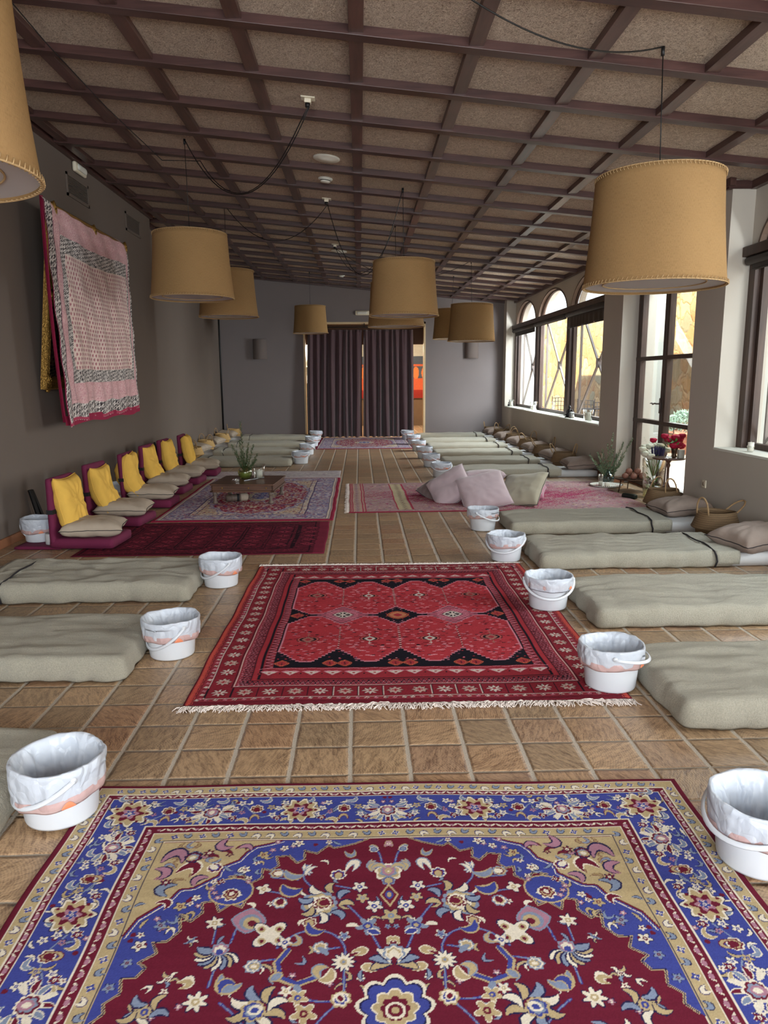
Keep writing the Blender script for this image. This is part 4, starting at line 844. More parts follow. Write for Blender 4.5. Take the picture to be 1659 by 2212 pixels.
# dark-wall beds
for i, (y, ft, w_) in enumerate(((2.56, 1.30, .72), (4.05, 1.28, .74), (5.45, 1.27, .74))):
    lb = ('mattress behind the bucket at the flowered carpet, dark wall side', 'mattress across from the red rug fringe, dark wall side', 'mattress just before the wine coloured rug, dark wall side')[i]
    lb2 = ('towel blanket with rounded corner behind the big bucket, dark wall side', 'towel blanket with puckered corner behind the middle bucket, dark wall side', 'towel blanket with crumpled top just before the wine coloured rug')[i]
    bed(y, -1, w_, ft, 3.30, .70 if i == 2 else .82, 40+i, 'white sheeted '+lb, 'olive beige '+lb2, i == 2, .018, skew=(.0, .012, .006)[i], cr=(1.2, 1.2, 2.1)[i])
farw = [13.50, 15.15, 16.85, 18.72]
for i, y in enumerate(farw):
    bed(y, -1, .72, 1.28, 3.58, .70, 60+i, '%s white sheeted mattress beyond the wooden table, dark wall side' % ords[i], '%s sage blanket beyond the wooden table, dark wall side' % ords[i], True, .05)
# ---- buckets ---------------------------------------------------------------------------
def crum(p, seed, amp):
    a = abs(nz(p*9, 1, seed)); b = abs(nz(p*21, 1, seed+4)); return amp*(1.2*a+.6*b)
def bucket(label, seed, tilt=1.1, low=.118, lift=0.0, hs=(1.0, 1.0), fine=True, tab=.5):
    e = thing('white_bucket', label, 'bucket', (0, 0, 0), 0, 'white lined buckets at the foot of the beds'); n = 64 if fine else 36
    body = [(0, .004), (.112, .002), (.121, .004), (.124, .012), (.1405, .186), (.1420, .192), (.152, .196), (.155, .205), (.155, .219), (.1525, .222), (.149, .218), (.1475, .205), (.136, .160), (.119, .014), (0, .010)]
    MB().lathe(body, n).build('body', M['plastic'], e, True)
    prof = []
    inn = [(.02, .016), (.085, .014), (.110, .022), (.124, .075), (.134, .130), (.142, .180), (.1485, .216), (.1520, .2265), (.1570, .2265), (.1600, .217), (.1595, .200), (.157, .172), (.154, .145), (.151, low+.012)]
    for j in range(len(inn)-1):
        for k in range(3): t = k/3; prof.append((inn[j][0]*(1-t)+inn[j+1][0]*t, inn[j][1]*(1-t)+inn[j+1][1]*t))
    prof.append(inn[-1]); N_ = len(prof)
    def fn(p, a, i):
        z = p.z; r = math.hypot(p.x, p.y); d = Vector((p.x, p.y, 0)).normalized() if r else Vector()
        aa = a % (2*PI); c = Vector((math.cos(aa), math.sin(aa), 0))
        out = i > 27*1 and r > .15; m_ = min(1, max(0, (r-.03)/.05))
        fold = math.sin(aa*7+seed+1.5*math.sin(aa*2+seed)); k = abs(nz((c.x*2.5, c.y*2.5, z*6), 1, seed)); k2 = abs(nz((c.x*5, c.y*5, z*16+seed), 1, seed+3))
        if i <= 21: rr = r-m_*(.012*k*2+.010*k2*2+.008*max(0, fold)**3)*min(1, (.228-z)/.05)
        else: rr = r+.002*k*2+.003*k2*2+(.006*max(0, fold)**4 if z < .2 else .0005*fold)
        zz = z+(.004*math.sin(aa*3+seed)+.004*nz((c.x*4, c.y*4, 0), 1, seed+8))*(1 if z > .19 else 0)+lift*math.sin(aa+seed)*(z < .19)*(i > 25)
        return Vector((c.x*max(rr, .001), c.y*max(rr, .001), zz))
    MB().lathe(prof, n*2 if fine else n, fn=fn).build('bin_liner', M['film'], e, True)
    dp = [(.1575, low+.032), (.1585, low+.020), (.1565, low+.004), (.1525, low-.006), (.149, low-.004)]
    def fd(p, a, i):
        aa = a % (2*PI); c = Vector((math.cos(aa), math.sin(aa), 0)); r = math.hypot(p.x, p.y)
        return Vector((c.x*(r+.003*math.sin(aa*9+seed)), c.y*(r+.003*math.sin(aa*9+seed)), p.z+lift*math.sin(aa+seed)+.003*math.sin(aa*5+seed)))
    MB().lathe(dp, n, fn=fd).build('drawstring_band', M['pink_film'], e, True)
    a0 = -PI/2+tab
    MB().grid(10, 5, lambda u, v: (lambda a: Vector(((.160+.002*math.sin(v*PI))*math.cos(a), (.160+.002*math.sin(v*PI))*math.sin(a), low-.002+v*.024*math.sin(PI*min(1, max(0.02, u*.92+.06)))+lift*math.sin(a+seed))))(a0+(u-.5)*.30)).build('pull_tab', M['orange'], e, True)
    # bail handle turning about pivots on the x axis; tilt from upright
    pts = []; R_ = .170; piv = .196
    for k in range(25):
        t = PI*k/24; x = R_*math.cos(t); h = R_*1.10*math.sin(t); pts.append((x, -h*math.sin(tilt), piv+h*math.cos(tilt)))
    MB().tube(pts, (.0035, .009), 8).build('handle', M['plastic'], e, True)
    for sx in (-1, 1): MB().tube([(sx*.150, 0, piv), (sx*.173, 0, piv)], .011, 10).build('handle_pivot', M['plastic'], e, True)
    return e
BK = [('front', (1.268, 2.125), -1.15, 1.95, 'white bucket on the blue carpet corner by the window side, handle hanging outward'),
 (0, (1.252, 3.515), 1.35, 1.75, 'white bucket standing on the fringed front corner of the red rug'), (0, (1.262, 4.823), -.12, 2.15, 'white bucket on the red rug edge with its handle hanging across the front'),
 (0, (1.231, 6.151), -.45, 2.2, 'white bucket at the back corner of the red rug, window side'), (0, (1.250, 7.473), 1.0, 2.05, 'white bucket between the red rug and the magenta rug, window side')]
for i, (_, (x, y), rz, tl, lb) in enumerate(BK):
    b = bucket(lb, 1.3+i*2.1, tl, (.118, .128, .158, .128, .135)[i], .008, tab=(.3, .85, .9, .7, 1.3)[i]-rz); b.location = (x, y, (.0, .010, .010, .012, .001)[i]+(.012 if i == 0 else 0)); b.rotation_euler[2] = rz
LB = [((-1.089, 2.478), -.9, 2.15, 'big white bucket at the corner of the flowered carpet, dark wall side', .100, .018), ((-1.088, 4.072), -.9, 2.35, 'white bucket beside the mattress with puckered corner, dark wall side', .108, .012), ((-1.072, 5.511), -1.0, 2.25, 'white bucket between the dark wine rug and the red rug', .118, .010)]
for i, ((x, y), rz, tl, lb, lo, lf) in enumerate(LB):
    b = bucket(lb, 12.7+i*1.9, tl, lo, lf, tab=(.55, .5, .9)[i]-rz); b.location = (x, y, .014 if i == 0 else .001); b.rotation_euler[2] = rz
proto = None
for i, (x, y) in enumerate([(1.27, 11.62), (1.235, 12.98), (1.235, 14.36), (1.235, 15.80), (1.235, 17.25), (1.18, 18.75)]):
    lb = '%s white bucket beyond the magenta rug, window side row' % ords[i]
    if proto is None: proto = bucket(lb, 33, 2.1, .13, .01, fine=False); b = proto; b.location = (x, y, .0015)
    else: b = dup(proto, (x, y, .012 if i > 3 else .0015), 1.3*i, lb)
for i, (x, y) in enumerate([(-1.095, 13.63), (-1.09, 15.24), (-1.10, 17.02), (-1.12, 18.80)]):
    dup(proto, (x, y, .012 if i > 1 else .0015), (-.1, 2.0, 1.0, 3.0)[i], '%s white bucket beyond the wooden table, dark wall side row' % ords[i])
# ---- sleeping pillows ------------------------------------------------------------------
def cushion(name, label, cat, w_, h_, t, m_, loc, rot=(0, 0, 0), seed=0, group=None, fn=None, res=26, pip=None, wr=.012, pinch=.10, rad=1.):
    o = pillow(w_, h_, t, seed, res, fn, wr, pinch, rad).build(name, m_, None, True, weld=.0005); o.location = loc; o.rotation_euler = rot; tag(o, label, cat, group)
    seam(w_, h_, .0035, fn, pinch, seed=seed).build('piping', pip or m_, o, True); return o
g_ = 'bed pillows on the floor mattresses'
cushion('bed_pillow', 'grey linen pillow on the mattress in front of the round basket', 'pillow', .62, .46, .19, M['linen_dk'], (3.33, 6.07, .20), (.06, -.05, .35), 3, g_, pip=M['pipe'])
cushion('bed_pillow', 'creased taupe pillow on the mattress between two baskets', 'pillow', .56, .40, .17, M['linen_dk'], (3.36, 7.62, .195), (.05, -.04, .2), 5, g_, pip=M['pipe'])
for i, y in enumerate(far):
    cushion('bed_pillow', '%s taupe bed pillow beyond the magenta rug, window side' % ords[i], 'pillow', .54, .40, .17, M['linen_dk'], (3.47-.01*i, y-.10, .198), (.10, -.06, (.05, .35, .2, .45, .3, .2)[i]), 7+i, g_, res=20, pip=M['pipe'])
for i, y in enumerate(farw):
    cushion('bed_pillow', '%s pale bed pillow beyond the wooden table, by the dark wall' % ords[i], 'pillow', .48, .38, .15, M['linen'], ((-3.36, -3.28, -3.30, -3.32)[i], y-.12, .188), (.12, .10, (-.2, -.5, -.4, -.2)[i]), 17+i, g_, res=20, pip=M['linen_dk'])
# ---- belly baskets ---------------------------------------------------------------------
def basket(label, s_=1., m_=None, hs=((0.0, .0), (0.0, .0)), seed=0):
    m_ = m_ or M['seagrass']; e = thing('belly_basket', label, 'basket', (0, 0, 0), 0, 'seagrass belly baskets beside the beds')
    pr = [(.0, .0), (.15, .0), (.158, .01), (.166, .06), (.172, .105), (.182, .112), (.206, .118), (.209, .126), (.203, .136), (.186, .18), (.166, .235), (.160, .262), (.157, .266), (.152, .262), (.158, .235), (.178, .18), (.196, .132), (.160, .10), (.15, .012), (0, .012)]
    MB().lathe([(r*s_, z*s_) for r, z in pr], 48, fn=lambda p, a, i: Vector((p.x*(1+.02*math.sin(2*a+seed)), p.y*(1-.02*math.sin(2*a+seed)), p.z+.006*s_*math.sin(2*a+seed)*(p.z > .2)))).build('body', m_, e, True)
    for k, (lean, fall) in enumerate(hs):
        sy = (-1, 1)[k]; P = []
        for j in range(19):
            t = PI*j/18; x = .068*math.cos(t); h = .15*math.sin(t)**.8; out = .158+lean*h
            P.append((x*s_, sy*out*s_, (.245+h*math.cos(fall))*s_))
        a = MB().tube([(p[0], p[1]+.0, p[2]) for p in P], .0075*s_, 7); 
        P2 = [(p[0]+.006*s_*math.cos(j*1.9), p[1]+.006*s_*math.sin(j*1.9), p[2]) for j, p in enumerate(P)]; a.tube(P2, .005*s_, 6); a.build('handle', M['rope'], e, True)
    return e
b = basket('seagrass basket with one handle up and one flopped outward, between two beds', 1.07, hs=((.1, .1), (.95, .9)), seed=1); b.location = (3.38, 6.84, .001); b.rotation_euler[2] = -1.25
b = basket('large dark seagrass basket standing beside the magenta rug and tall glass vase', 1.04, hs=((-.25, .1), (-.35, .3)), seed=2); b.location = (3.46, 8.30, .001); b.rotation_euler[2] = .15
pb = None
for i, (x, y, s_) in enumerate([(3.44, 12.40, 1.12), (3.44, 13.80, 1.1), (3.46, 15.22, 1.12), (3.46, 16.66, 1.1), (3.46, 18.15, 1.1), (3.42, 19.45, 1.0)]):
    lb = '%s seagrass basket beyond the glass door, between the window side beds' % ords[i]
    if pb is None: pb = basket(lb, 1., hs=((.15, .2), (.5, .5)), seed=4); pb.location = (x, y, .001); pb.rotation_euler[2] = .9
    else: q = dup(pb, (x, y, .001), .9+i*.7, lb); q.scale = (s_,)*3
pb.scale = (1.12,)*3
pl_ = None
for i, (x, y) in enumerate([(-3.20, 14.30), (-3.30, 15.95), (-3.28, 17.76), (-3.28, 19.45)]):
    lb = '%s pale straw basket beyond the floor chairs, by the dark wall' % ords[i]
    if pl_ is None: pl_ = basket(lb, .98, M['straw_light'], hs=((.3, .2), (.1, .1)), seed=6); pl_.location = (x, y, .001); pl_.rotation_euler[2] = .2
    else: dup(pl_, (x, y, .001), .2+i*.5, lb)
# ---- floor chairs with cushions --------------------------------------------------------
names = ['first', 'second', 'third', 'fourth', 'fifth', 'sixth']
CH = [(6.98, -.06, -.05), (8.02, -.08, -.09), (9.14, .0, -.08), (10.22, -.05, -.16), (11.12, -.04, -.15), (12.08, .04, -.09)]

for i, (y, rz, dx) in enumerate(CH):
    where = ('in front of the toilet roll and bin', 'between the first and third of the row', 'with a slumped peaked cushion, middle of the row', 'just before the black backpack', 'beside the black backpack', 'last of the row, by the pale throw')[i]
    e = thing('floor_chair', 'wine canvas folding floor chair %s' % where, 'floor chair', (-2.53+dx, y, .0125 if i else .0105), rz, 'wine floor chairs along the dark wall')
    rbox(.60, .50, .095, .03, .035, lambda p, n: p+n*.004*nz(p, 6, i)+Vector((.02, 0, 0))).build('seat', M['wine'], e, True, weld=.0005)
    k = rbox(.50, .62, .055, .02, .035, lambda p, n: p+n*.002*nz(p, 6, i+9)); lean = 1.47+.02*(i % 3)
    T = Matrix.Translation((-.265, 0, .035)) @ Matrix.Rotation(-lean-.10, 4, 'Y') @ Matrix.Rotation(PI/2, 4, 'Z') @ Matrix.Translation((0, -.31, -.05))
    for q in range(len(k.v)): k.v[q] = tuple(T @ Vector(k.v[q]))
    k.build('backrest', M['wine'], e, True, weld=.0005)
    B = MB(); T2 = T
    st = MB().box(-.253, .253, -.02, .02, -.003, .058); st.v = [tuple(T @ Vector(v)) for v in st.v]; st.build('strap', M['black'], e)
    # mustard cushion against the backrest
    w_, h_, t_ = (.46, .50, .15) if i != 2 else (.46, .52, .22)
    bend = (.03, .10, .16, .10, .06, .04)[i]
    def fb(p, bend=bend, i=i):
        q = Vector(p); c = q.y/h_*2; q.z -= bend*(1-c*c)*.6
        if i in (2, 4): q.x *= 1-.18*max(0, c)
        return q
    lab = ('tall mustard cushion upright on the first floor chair', 'mustard cushion folded at the waist on the second floor chair', 'mustard cushion peaked and slumped on the third floor chair', 'mustard cushion with crumpled top on the fourth floor chair', 'mustard cushion leaning on the fifth floor chair', 'narrow looking mustard cushion on the sixth floor chair')[i]
    o = cushion('mustard_cushion', lab, 'cushion', w_, h_, t_, M['mustard'], (0, 0, 0), seed=30+i*3, group='mustard back cushions', fn=fb, wr=.02, res=30)
    o.matrix_world = Matrix.Translation((-2.53+dx, y, 0)) @ Matrix.Rotation(rz+(0, .05, .12, -.05, 0, .1)[i], 4, 'Z') @ Matrix.Translation((-.145+(.03 if i == 1 else 0), -.01, .418+(-.02 if i == 1 else .0))) @ Matrix.Rotation(-.20-(.12 if i in (1, 3) else 0), 4, 'Y') @ Matrix.Rotation(PI/2, 4, 'Y') @ Matrix.Rotation(PI/2, 4, 'Z')
    lab = 'oatmeal linen cushion on the seat of the %s floor chair from the wine rug edge' % names[i]
    cushion('seat_cushion', lab, 'cushion', .56, .46, .15, M['linen'], (-2.47+dx, y-.02, .185), (.03, .02, rz+(.25, .15, .1, .2, .1, .1)[i]), 50+i, 'oatmeal seat cushions', pip=M['pipe'] if i < 3 else M['linen_dk'])
# ---- pastel cushion heap on the faded rug ----------------------------------------------
M['blush'] = mat('blush_velvet', (190, 170, 176), .85, var=.10, scale=6, bump=.2, bscale=30, sheen=.4); M['sage'] = mat('sage_velvet', (166, 158, 138), .85, var=.10, bump=.2, bscale=30, sheen=.3)
M['rose'] = mat('rose_velvet', (176, 110, 130), .85, sheen=.4); M['ice'] = mat('ice_blue_cotton', (150, 178, 192), .9, var=.06); M['mauve'] = mat('mauve_brown_velvet', (120, 100, 98), .85, sheen=.3)
hp = 'pastel cushions heaped on the faded rug'
def hc(nm, lab, m_, c, ex, ey, w_=.56, t=.17, seed=0, pip=None, fn=None):
    """cushion with centre c, edge direction ex and ey (world)"""
    X = Vector(ex).normalized(); Z = X.cross(Vector(ey)).normalized(); Y = Z.cross(X)
    T = Matrix((X, Y, Z)).transposed().to_4x4(); T.translation = c
    o = cushion('throw_cushion', lab, 'cushion', w_, w_, t, m_, (0, 0, 0), seed=seed, group=hp, pip=pip, fn=fn, wr=.022, res=30, pinch=.05, rad=.25); o.matrix_world = T; return o
hc('a', 'blush velvet cushion leaning at the front middle of the pastel heap', M['blush'], (1.50, 8.96, .165), (.95, .02, .20), (-.16, .74, .50), .60, .15, 71)
hc('b', 'blush velvet cushion slumped on the side of the heap facing the aisle', M['blush'], (1.13, 9.25, .175), (.74, -.10, .46), (-.30, .80, .46), .54, .16, 72)
hc('c', 'sage velvet cushion with a corner down at the window end of the heap', M['sage'], (1.99, 9.05, .165), (.70, -.52, .14), (.38, .62, .52), .58, .13, 73, pip=M['pipe'])
hc('d', 'rose velvet cushion tucked behind the sage one in the heap', M['rose'], (2.14, 9.52, .10), (.8, -.25, -.10), (.3, .9, .12), .52, .14, 74)
hc('e', 'brown mauve cushion at the shaded aisle end of the heap', M['mauve'], (1.06, 9.62, .12), (.75, .2, .36), (-.3, .9, .2), .54, .15, 75, pip=M['pipe'])
hc('f', 'blush frilled cushion lying on top at the back of the heap', M['blush'], (1.58, 9.66, .26), (.95, .1, .02), (-.1, .95, -.15), .54, .14, 76)
hc('g', 'ice blue cushion flat beneath the sage one in the heap', M['ice'], (2.00, 9.38, .065), (.9, -.3, 0), (.3, .9, 0), .46, .09, 77)
hc('h', 'ice blue cushion peeping out between the blush ones', M['ice'], (1.42, 9.55, .20), (.9, .1, .1), (-.1, .9, .1), .40, .10, 78)
hc('i', 'mauve grey cushion lying flat at the bottom of the heap', M['mauve'], (1.52, 9.50, .07), (.98, .1, 0), (-.1, .98, 0), .48, .10, 79)
# ---- pendant lamps ---------------------------------------------------------------------
M['shade'] = linen('ochre_linen_shade', (150, 119, 80), .14, .24); M['diff'] = mat('white_diffuser_cloth', (216, 212, 214), .8, var=.03, bump=.1, bscale=200, trans=.35)
M['stitch'] = mat('leather_stitch', (176, 146, 104), .7); M['cord'] = mat('black_cord', (16, 15, 16), .5)
def shade(label, seed, lean=(0, 0), fine=True, h=.66, r0=.437, r1=.385):
    e = thing('pendant_lamp', label, 'pendant lamp', (0, 0, 0), 0, 'big ochre linen pendant lamps'); n = 72 if fine else 40
    def fn(p, a, i):
        r = math.hypot(p.x, p.y); c = Vector((math.cos(a), math.sin(a), 0)); k = .004*math.sin(3*(a % (2*PI))+seed)+.003*math.sin(2*(a % (2*PI))+seed*2); q = c*(r+k); q.z = p.z; return q
    pr = [(r0+(r1-r0)*t-.006*math.sin(PI*t), h*t) for t in [j/14 for j in range(15)]]
    s1 = MB().lathe(pr, n, fn=fn).build('lamp_shade', M['shade'], e, True, weld=.0002); so = s1.modifiers.new('s', 'SOLIDIFY'); so.thickness = .004
    MB().lathe([(r0-.004, .012), (r0*.72, .024)], n).lathe([(r0*.72, .024), (.001, .026)], n).build('diffuser', M['diff'], e, True)
    MB().tube([(r0*.72*math.cos(2*PI*k/48), r0*.72*math.sin(2*PI*k/48), .021) for k in range(48)], .004, 6, closed=True).build('diffuser_ring', M['stitch'], e, True)
    ns = 96 if fine else 60
    for zz, rr, sg in ((0, r0, 1), (h, r1, -1)):
        B = MB()
        for k in range(ns):
            a = 2*PI*k/ns; c = Vector((math.cos(a+.012), math.sin(a+.012), 0)); c2 = Vector((math.cos(a-.012), math.sin(a-.012), 0))
            B.tube([c*(rr+.003)+Vector((0, 0, zz+sg*.020)), c2*(rr+.006)+Vector((0, 0, zz)), c2*(rr-.012)+Vector((0, 0, zz-sg*.001))], .0022, 4)
        B.tube([((rr+.001)*math.cos(2*PI*k/64), (rr+.001)*math.sin(2*PI*k/64), zz) for k in range(64)], .004, 6, closed=True)
        B.build('stitched_rim', M['stitch'], e, True)
    B = MB()
    for k in range(3): a = k*2*PI/3+seed; B.tube([(0, 0, h-.03), (r1*.98*math.cos(a), r1*.98*math.sin(a), h-.004)], .003, 6)
    B.build('spider_frame', M['stitch'], e, True); MB().lathe([(0, h-.12), (.022, h-.12), (.025, h-.02), (.012, h+.01), (0, h+.012)], 14).build('lamp_holder', M['cord'], e, True)
    return e
def hang(e, bot, hook, s_=1.0, h=.66, tilt=(0, 0), cable=None):
    """bot: centre of the lower rim; hook: point on the ceiling"""
    e.location = bot; e.scale = (s_,)*3; e.rotation_euler = (tilt[0], tilt[1], 0)
    inv = e.matrix_basis.inverted() if False else (Matrix.Translation(bot) @ e.rotation_euler.to_matrix().to_4x4() @ Matrix.Scale(s_, 4)).inverted()
    hk = inv @ Vector(hook); MB().tube([(0, 0, h), hk], .0035, 6).lathe([(.0, 0), (.012, 0), (.012, -.05), (0, -.05)], 8, tuple(hk)).build('cord', M['cord'], e, True)
    if cable: MB().tube([inv @ Vector(p) for p in cable], .0048, 6).build('cable', M['cord'], e, True)
PZ = lambda x: zp(x)-.004
hk = lambda x, y: (x, y, PZ(x))
plug = [(-.41, 3.35), (-.41, 6.80), (-.41, 10.39), (-.41, 13.81)]
pg = lambda i, d=0.: (plug[i][0]+d, plug[i][1]-.01, PZ(plug[i][0])-.075)
e = shade('huge ochre lamp hanging by the window side, the largest looking of all', 0.3); hang(e, (2.012, 5.203, 2.148), hk(1.987, 5.203), 1.066, cable=sag(hk(1.987, 5.203), pg(0), .33))
proto2 = shade('ochre lamp hanging near the pink wall hanging', 1.2); hang(proto2, (-1.794, 8.369, 2.40), hk(-1.80, 8.369), 1.005, cable=sag(hk(-1.80, 8.369), pg(1, .01), .62))
LM = [((-1.923, 11.402, 2.442), (-1.928, 11.402), 'ochre lamp hanging behind and below the one by the wall hanging', .995, 2, .48, 1),
 ((.554, 9.449, 2.294), (.542, 9.449), 'ochre lamp hanging in the middle of the aisle above the curtain', .978, 2, .95, 1), ((.562, 11.549, 2.303), (.552, 11.549), 'ochre lamp mostly hidden right behind the middle aisle lamp', .98, 3, .55, 0),
 ((-1.126, 17.793, 2.57), (-1.131, 17.793), 'small looking ochre lamp hanging before the edge of the curtain', .93, None, 0, 0), ((2.077, 14.094, 2.204), (2.059, 14.094), 'ochre lamp covering the wall sconce at the window side', 1.0, 3, .40, 0), ((1.98, 16.246, 2.354), (2.005, 16.246), 'ochre lamp peeping out behind the one before the sconce', .93, None, 0, 0)]
for bot, (hx, hy), lb, s_, pi, sg, fine in LM:
    e = shade(lb, bot[1], fine=bool(fine)); hang(e, bot, hk(hx, hy), s_, tilt=(.0, .006*math.sin(bot[1])), cable=sag(hk(hx, hy), pg(pi, .012), sg) if pi is not None else None)
e = shade('ochre lamp over the entrance end, only its stitched lower edge visible', 4.4)
path = [(-.41, 6.78, PZ(-.41)-.08)]+sag(pg(1, -.012), (-1.75, 8.9, zb(-1.75)-.01), .50, 20)[1:]+[(-2.21, 9.06, zb(-2.2)-.004), (-2.26, 7.33, zb(-2.26)-.03), (-2.28, 6.07, zb(-2.28)-.01), (-2.21, 4.9, zb(-2.2)-.03), (-1.7, 3.2, zb(-1.6)-.02), (-1.53, 2.7, PZ(-1.53))]
hang(e, (-1.53, 2.70, 2.232), hk(-1.53, 2.70), 1.0, cable=path)
# ================================================================= walls, doorway, small things, terrace
# ---- curtains
N = NT('aubergine_velvet'); c = lin((76, 52, 57)); N.set(N.b.inputs['Base Color'], N.mix(N.noise(N.obj(), 3, 3), tuple(x*.85 for x in c), tuple(x*1.15 for x in c))); N.b.inputs['Roughness'].default_value = .8; N.b.inputs['Sheen Weight'].default_value = .35; M['velvet'] = N.m
def drape(x0, x1, b0, b1, seed, label):
    r = random.Random(seed); n = 8; ph = [0]
    for i in range(n): ph.append(ph[-1]+.6+.8*r.random())
    tot = ph[-1]
    def f(u, v):
        s_ = u*tot; k = max(j for j in range(n+1) if ph[j] <= s_+1e-9); k = min(k, n-1); t = (s_-ph[k])/(ph[k+1]-ph[k]); wv = math.sin(PI*t)
        am = (.06+.12*v**.6)*(.7+.5*((k*7+seed) % 5)/5); y = -am*wv**1.4+.012*math.sin(u*95)*(1-v)**5
        xx = (x0*(1-v)+b0*v)+((x1-x0)*(1-v)+(b1-b0)*v)*(u+.012*math.sin(u*19+v*3+seed)*v)
        return Vector((xx, 19.62+y, 2.755-v*2.735+.010*math.sin(u*60)*(v > .98)))
    e = MB().grid(220, 40, f).build('curtain', M['velvet'], None, True); so = e.modifiers.new('s', 'SOLIDIFY'); so.thickness = .006
    tag(e, label, 'curtain', 'aubergine curtains of the doorway')
drape(-1.33, .07, -1.37, .05, 3, 'aubergine velvet curtain covering the dark wall half of the doorway'); drape(.10, 1.38, .10, 1.42, 8, 'aubergine velvet curtain covering the window side half of the doorway')
e = thing('curtain_rod', 'thin black curtain rod with rings and bracket over the doorway', 'curtain rod', (0, 19.62, 2.825))
MB().tube([(-1.40, 0, 0), (1.67, 0, 0)], .013, 10).build('rod', M['cord'], e, True); MB().tube([(.13, .12, .10), (.13, .0, .09), (.13, 0, 0)], .010, 8).build('bracket', M['cord'], e, True)
for k in range(17):
    x = -1.30+k*.168; MB().tube([(x, .019*math.cos(a), -.008+.022*math.sin(a)) for a in [2*PI*j/12 for j in range(12)]], .003, 5, closed=True).tube([(x, 0, -.03), (x, .0, -.075)], .003, 4).build('ring', M['cord'], e, True)
# ---- room beyond
R = Rug(2.6, 1.85, .016, (202, 200, 186)); R.rect(-1.3, 1.3, .52, 1.85, (84, 92, 104)); R.disc(.42, .34, .26, (232, 150, 44)); R.disc(-.55, .50, .18, (226, 140, 50))
R.rect(-1.3, 1.3, .76, .84, (214, 96, 48)); R.rect(-1.3, 1.3, 1.22, 1.6, (216, 92, 44)); R.rect(-1.3, 1.3, 1.58, 1.85, (170, 44, 30))
for x in (-1.1, -.82, -.54, -.26, .02, .30, .58, .86, 1.14): R.shp(x, 1.03, .20, lambda t: 1, (228, 124, 56), PI/2, .5)
M['canvas'] = vcol('painted_canvas', .8, 80, 0, .1)
o = R.build('painting', 'abstract canvas in orange, slate and cream hung in the room beyond the curtain', (.95, 24.37, 2.72), 0, M['canvas'], .03, 1, 0, .05); o.rotation_euler = (PI/2, 0, 0); o['category'] = 'painting'
e = thing('display_shelf', 'pale shelf with bottles glimpsed past the curtain edge in the room beyond', 'shelf', (-1.9, 21.4, 0)); B = MB().box(-.75, .75, .30, .33, 0, 2.5).box(-.75, -.72, 0, .33, 0, 2.5).box(.72, .75, 0, .33, 0, 2.5); B.build('carcass', M['white'], e)
for k in range(6): MB().box(-.72, .72, 0, .30, .05+.45*k, .08+.45*k).build('shelf_board', M['white'], e)
for k in range(5):
    for j in range(3): tag(MB().lathe([(0, 0), (.035, 0), (.035, .16), (.012, .2), (.012, .25), (0, .25)], 12).build('bottle', (M['iron'], M['cream'], M['blind'])[(k+j) % 3], None, True, loc=(-1.45+.12*j, 21.55, .0805+.45*k)), 'small bottle on the pale shelf beyond the doorway', 'bottle', 'bottles on the pale shelf beyond the doorway')
lamp('far_room_ceiling_light', 'AREA', (1.2, 22.4, 3.0), (0, 0, 0), 42, (1, .86, .66), shape='DISK', size=.5); lamp('shelf_light', 'POINT', (-1.3, 20.9, 2.3), (0, 0, 0), 24, (1, .93, .82), shadow_soft_size=.1)
# ---- fittings on the far wall
M['sconce'] = plaster('plum_grey_ceramic', (112, 102, 98)); M['ivory'] = mat('ivory_plastic', (226, 218, 196), .45, var=.03)
for x, lb in ((-2.57, 'half round plaster wall sconce on the dark part of the far wall'), (2.93, 'half round plaster wall sconce below an ochre lamp on the far wall')):
    o = MB().lathe([(.17, 0), (.18, .01), (.18, .50), (.17, .51), (.16, .50), (.16, .02)], 40).build('wall_sconce', M['sconce'], None, True); o.location = (x, 19.745, 2.03)
    for v in o.data.vertices: v.co.y = min(0, v.co.y*.9)
    tag(o, lb, 'wall light', 'half round wall sconces')
def emerg(loc, rot, label):
    e = thing('emergency_light', label, 'emergency light', loc); e.rotation_euler = rot
    rbox(.36, .115, .05, .02, .02).build('housing', M['ivory'], e, True, weld=.0004); o = rbox(.27, .07, .02, .015, .02); o.v = [(x, y, z+.045) for x, y, z in o.v]; o.build('lens', M['white'], e, True, weld=.0004)
emerg((.08, 19.745, 3.185), (PI/2, 0, 0), 'flat ivory emergency light above the curtained doorway'); emerg((-3.355, 9.60, 4.02), (PI/2, 0, PI/2), 'ivory emergency light high on the dark wall by the ceiling beams')
for y, z, lb in ((9.56, 3.775, 'dark louvred air vent over the middle of the pink wall hanging'), (11.76, 3.80, 'dark louvred air vent beyond the end of the pink wall hanging')):
    e = thing('air_vent', lb, 'air vent', (-3.359, y, z)); B = MB()
    for a, b, c_, d in ((-.35, .35, .10, .13), (-.35, .35, -.13, -.10), (-.35, -.32, -.13, .13), (.32, .35, -.13, .13)): B.box(0, .014, a, b, c_, d)
    B.build('frame', M['wall_dark'], e); MB().box(0, .002, -.32, .32, -.10, .10).build('backing', M['cord'], e)
    B = MB()
    for k in range(11): B.box(.002, .010, -.32, .32, -.096+.018*k, -.088+.018*k)
    B.build('louvre', M['wall_dark'], e)
tag(MB().tube([(-3.595, 19.72, .02), (-3.6, 19.73, 2.2), (-3.6, 19.73, 4.05)], .022, 8).build('black_pole', M['cord'], None, True), 'thin black pole standing in the far corner of the dark wall', 'pole')
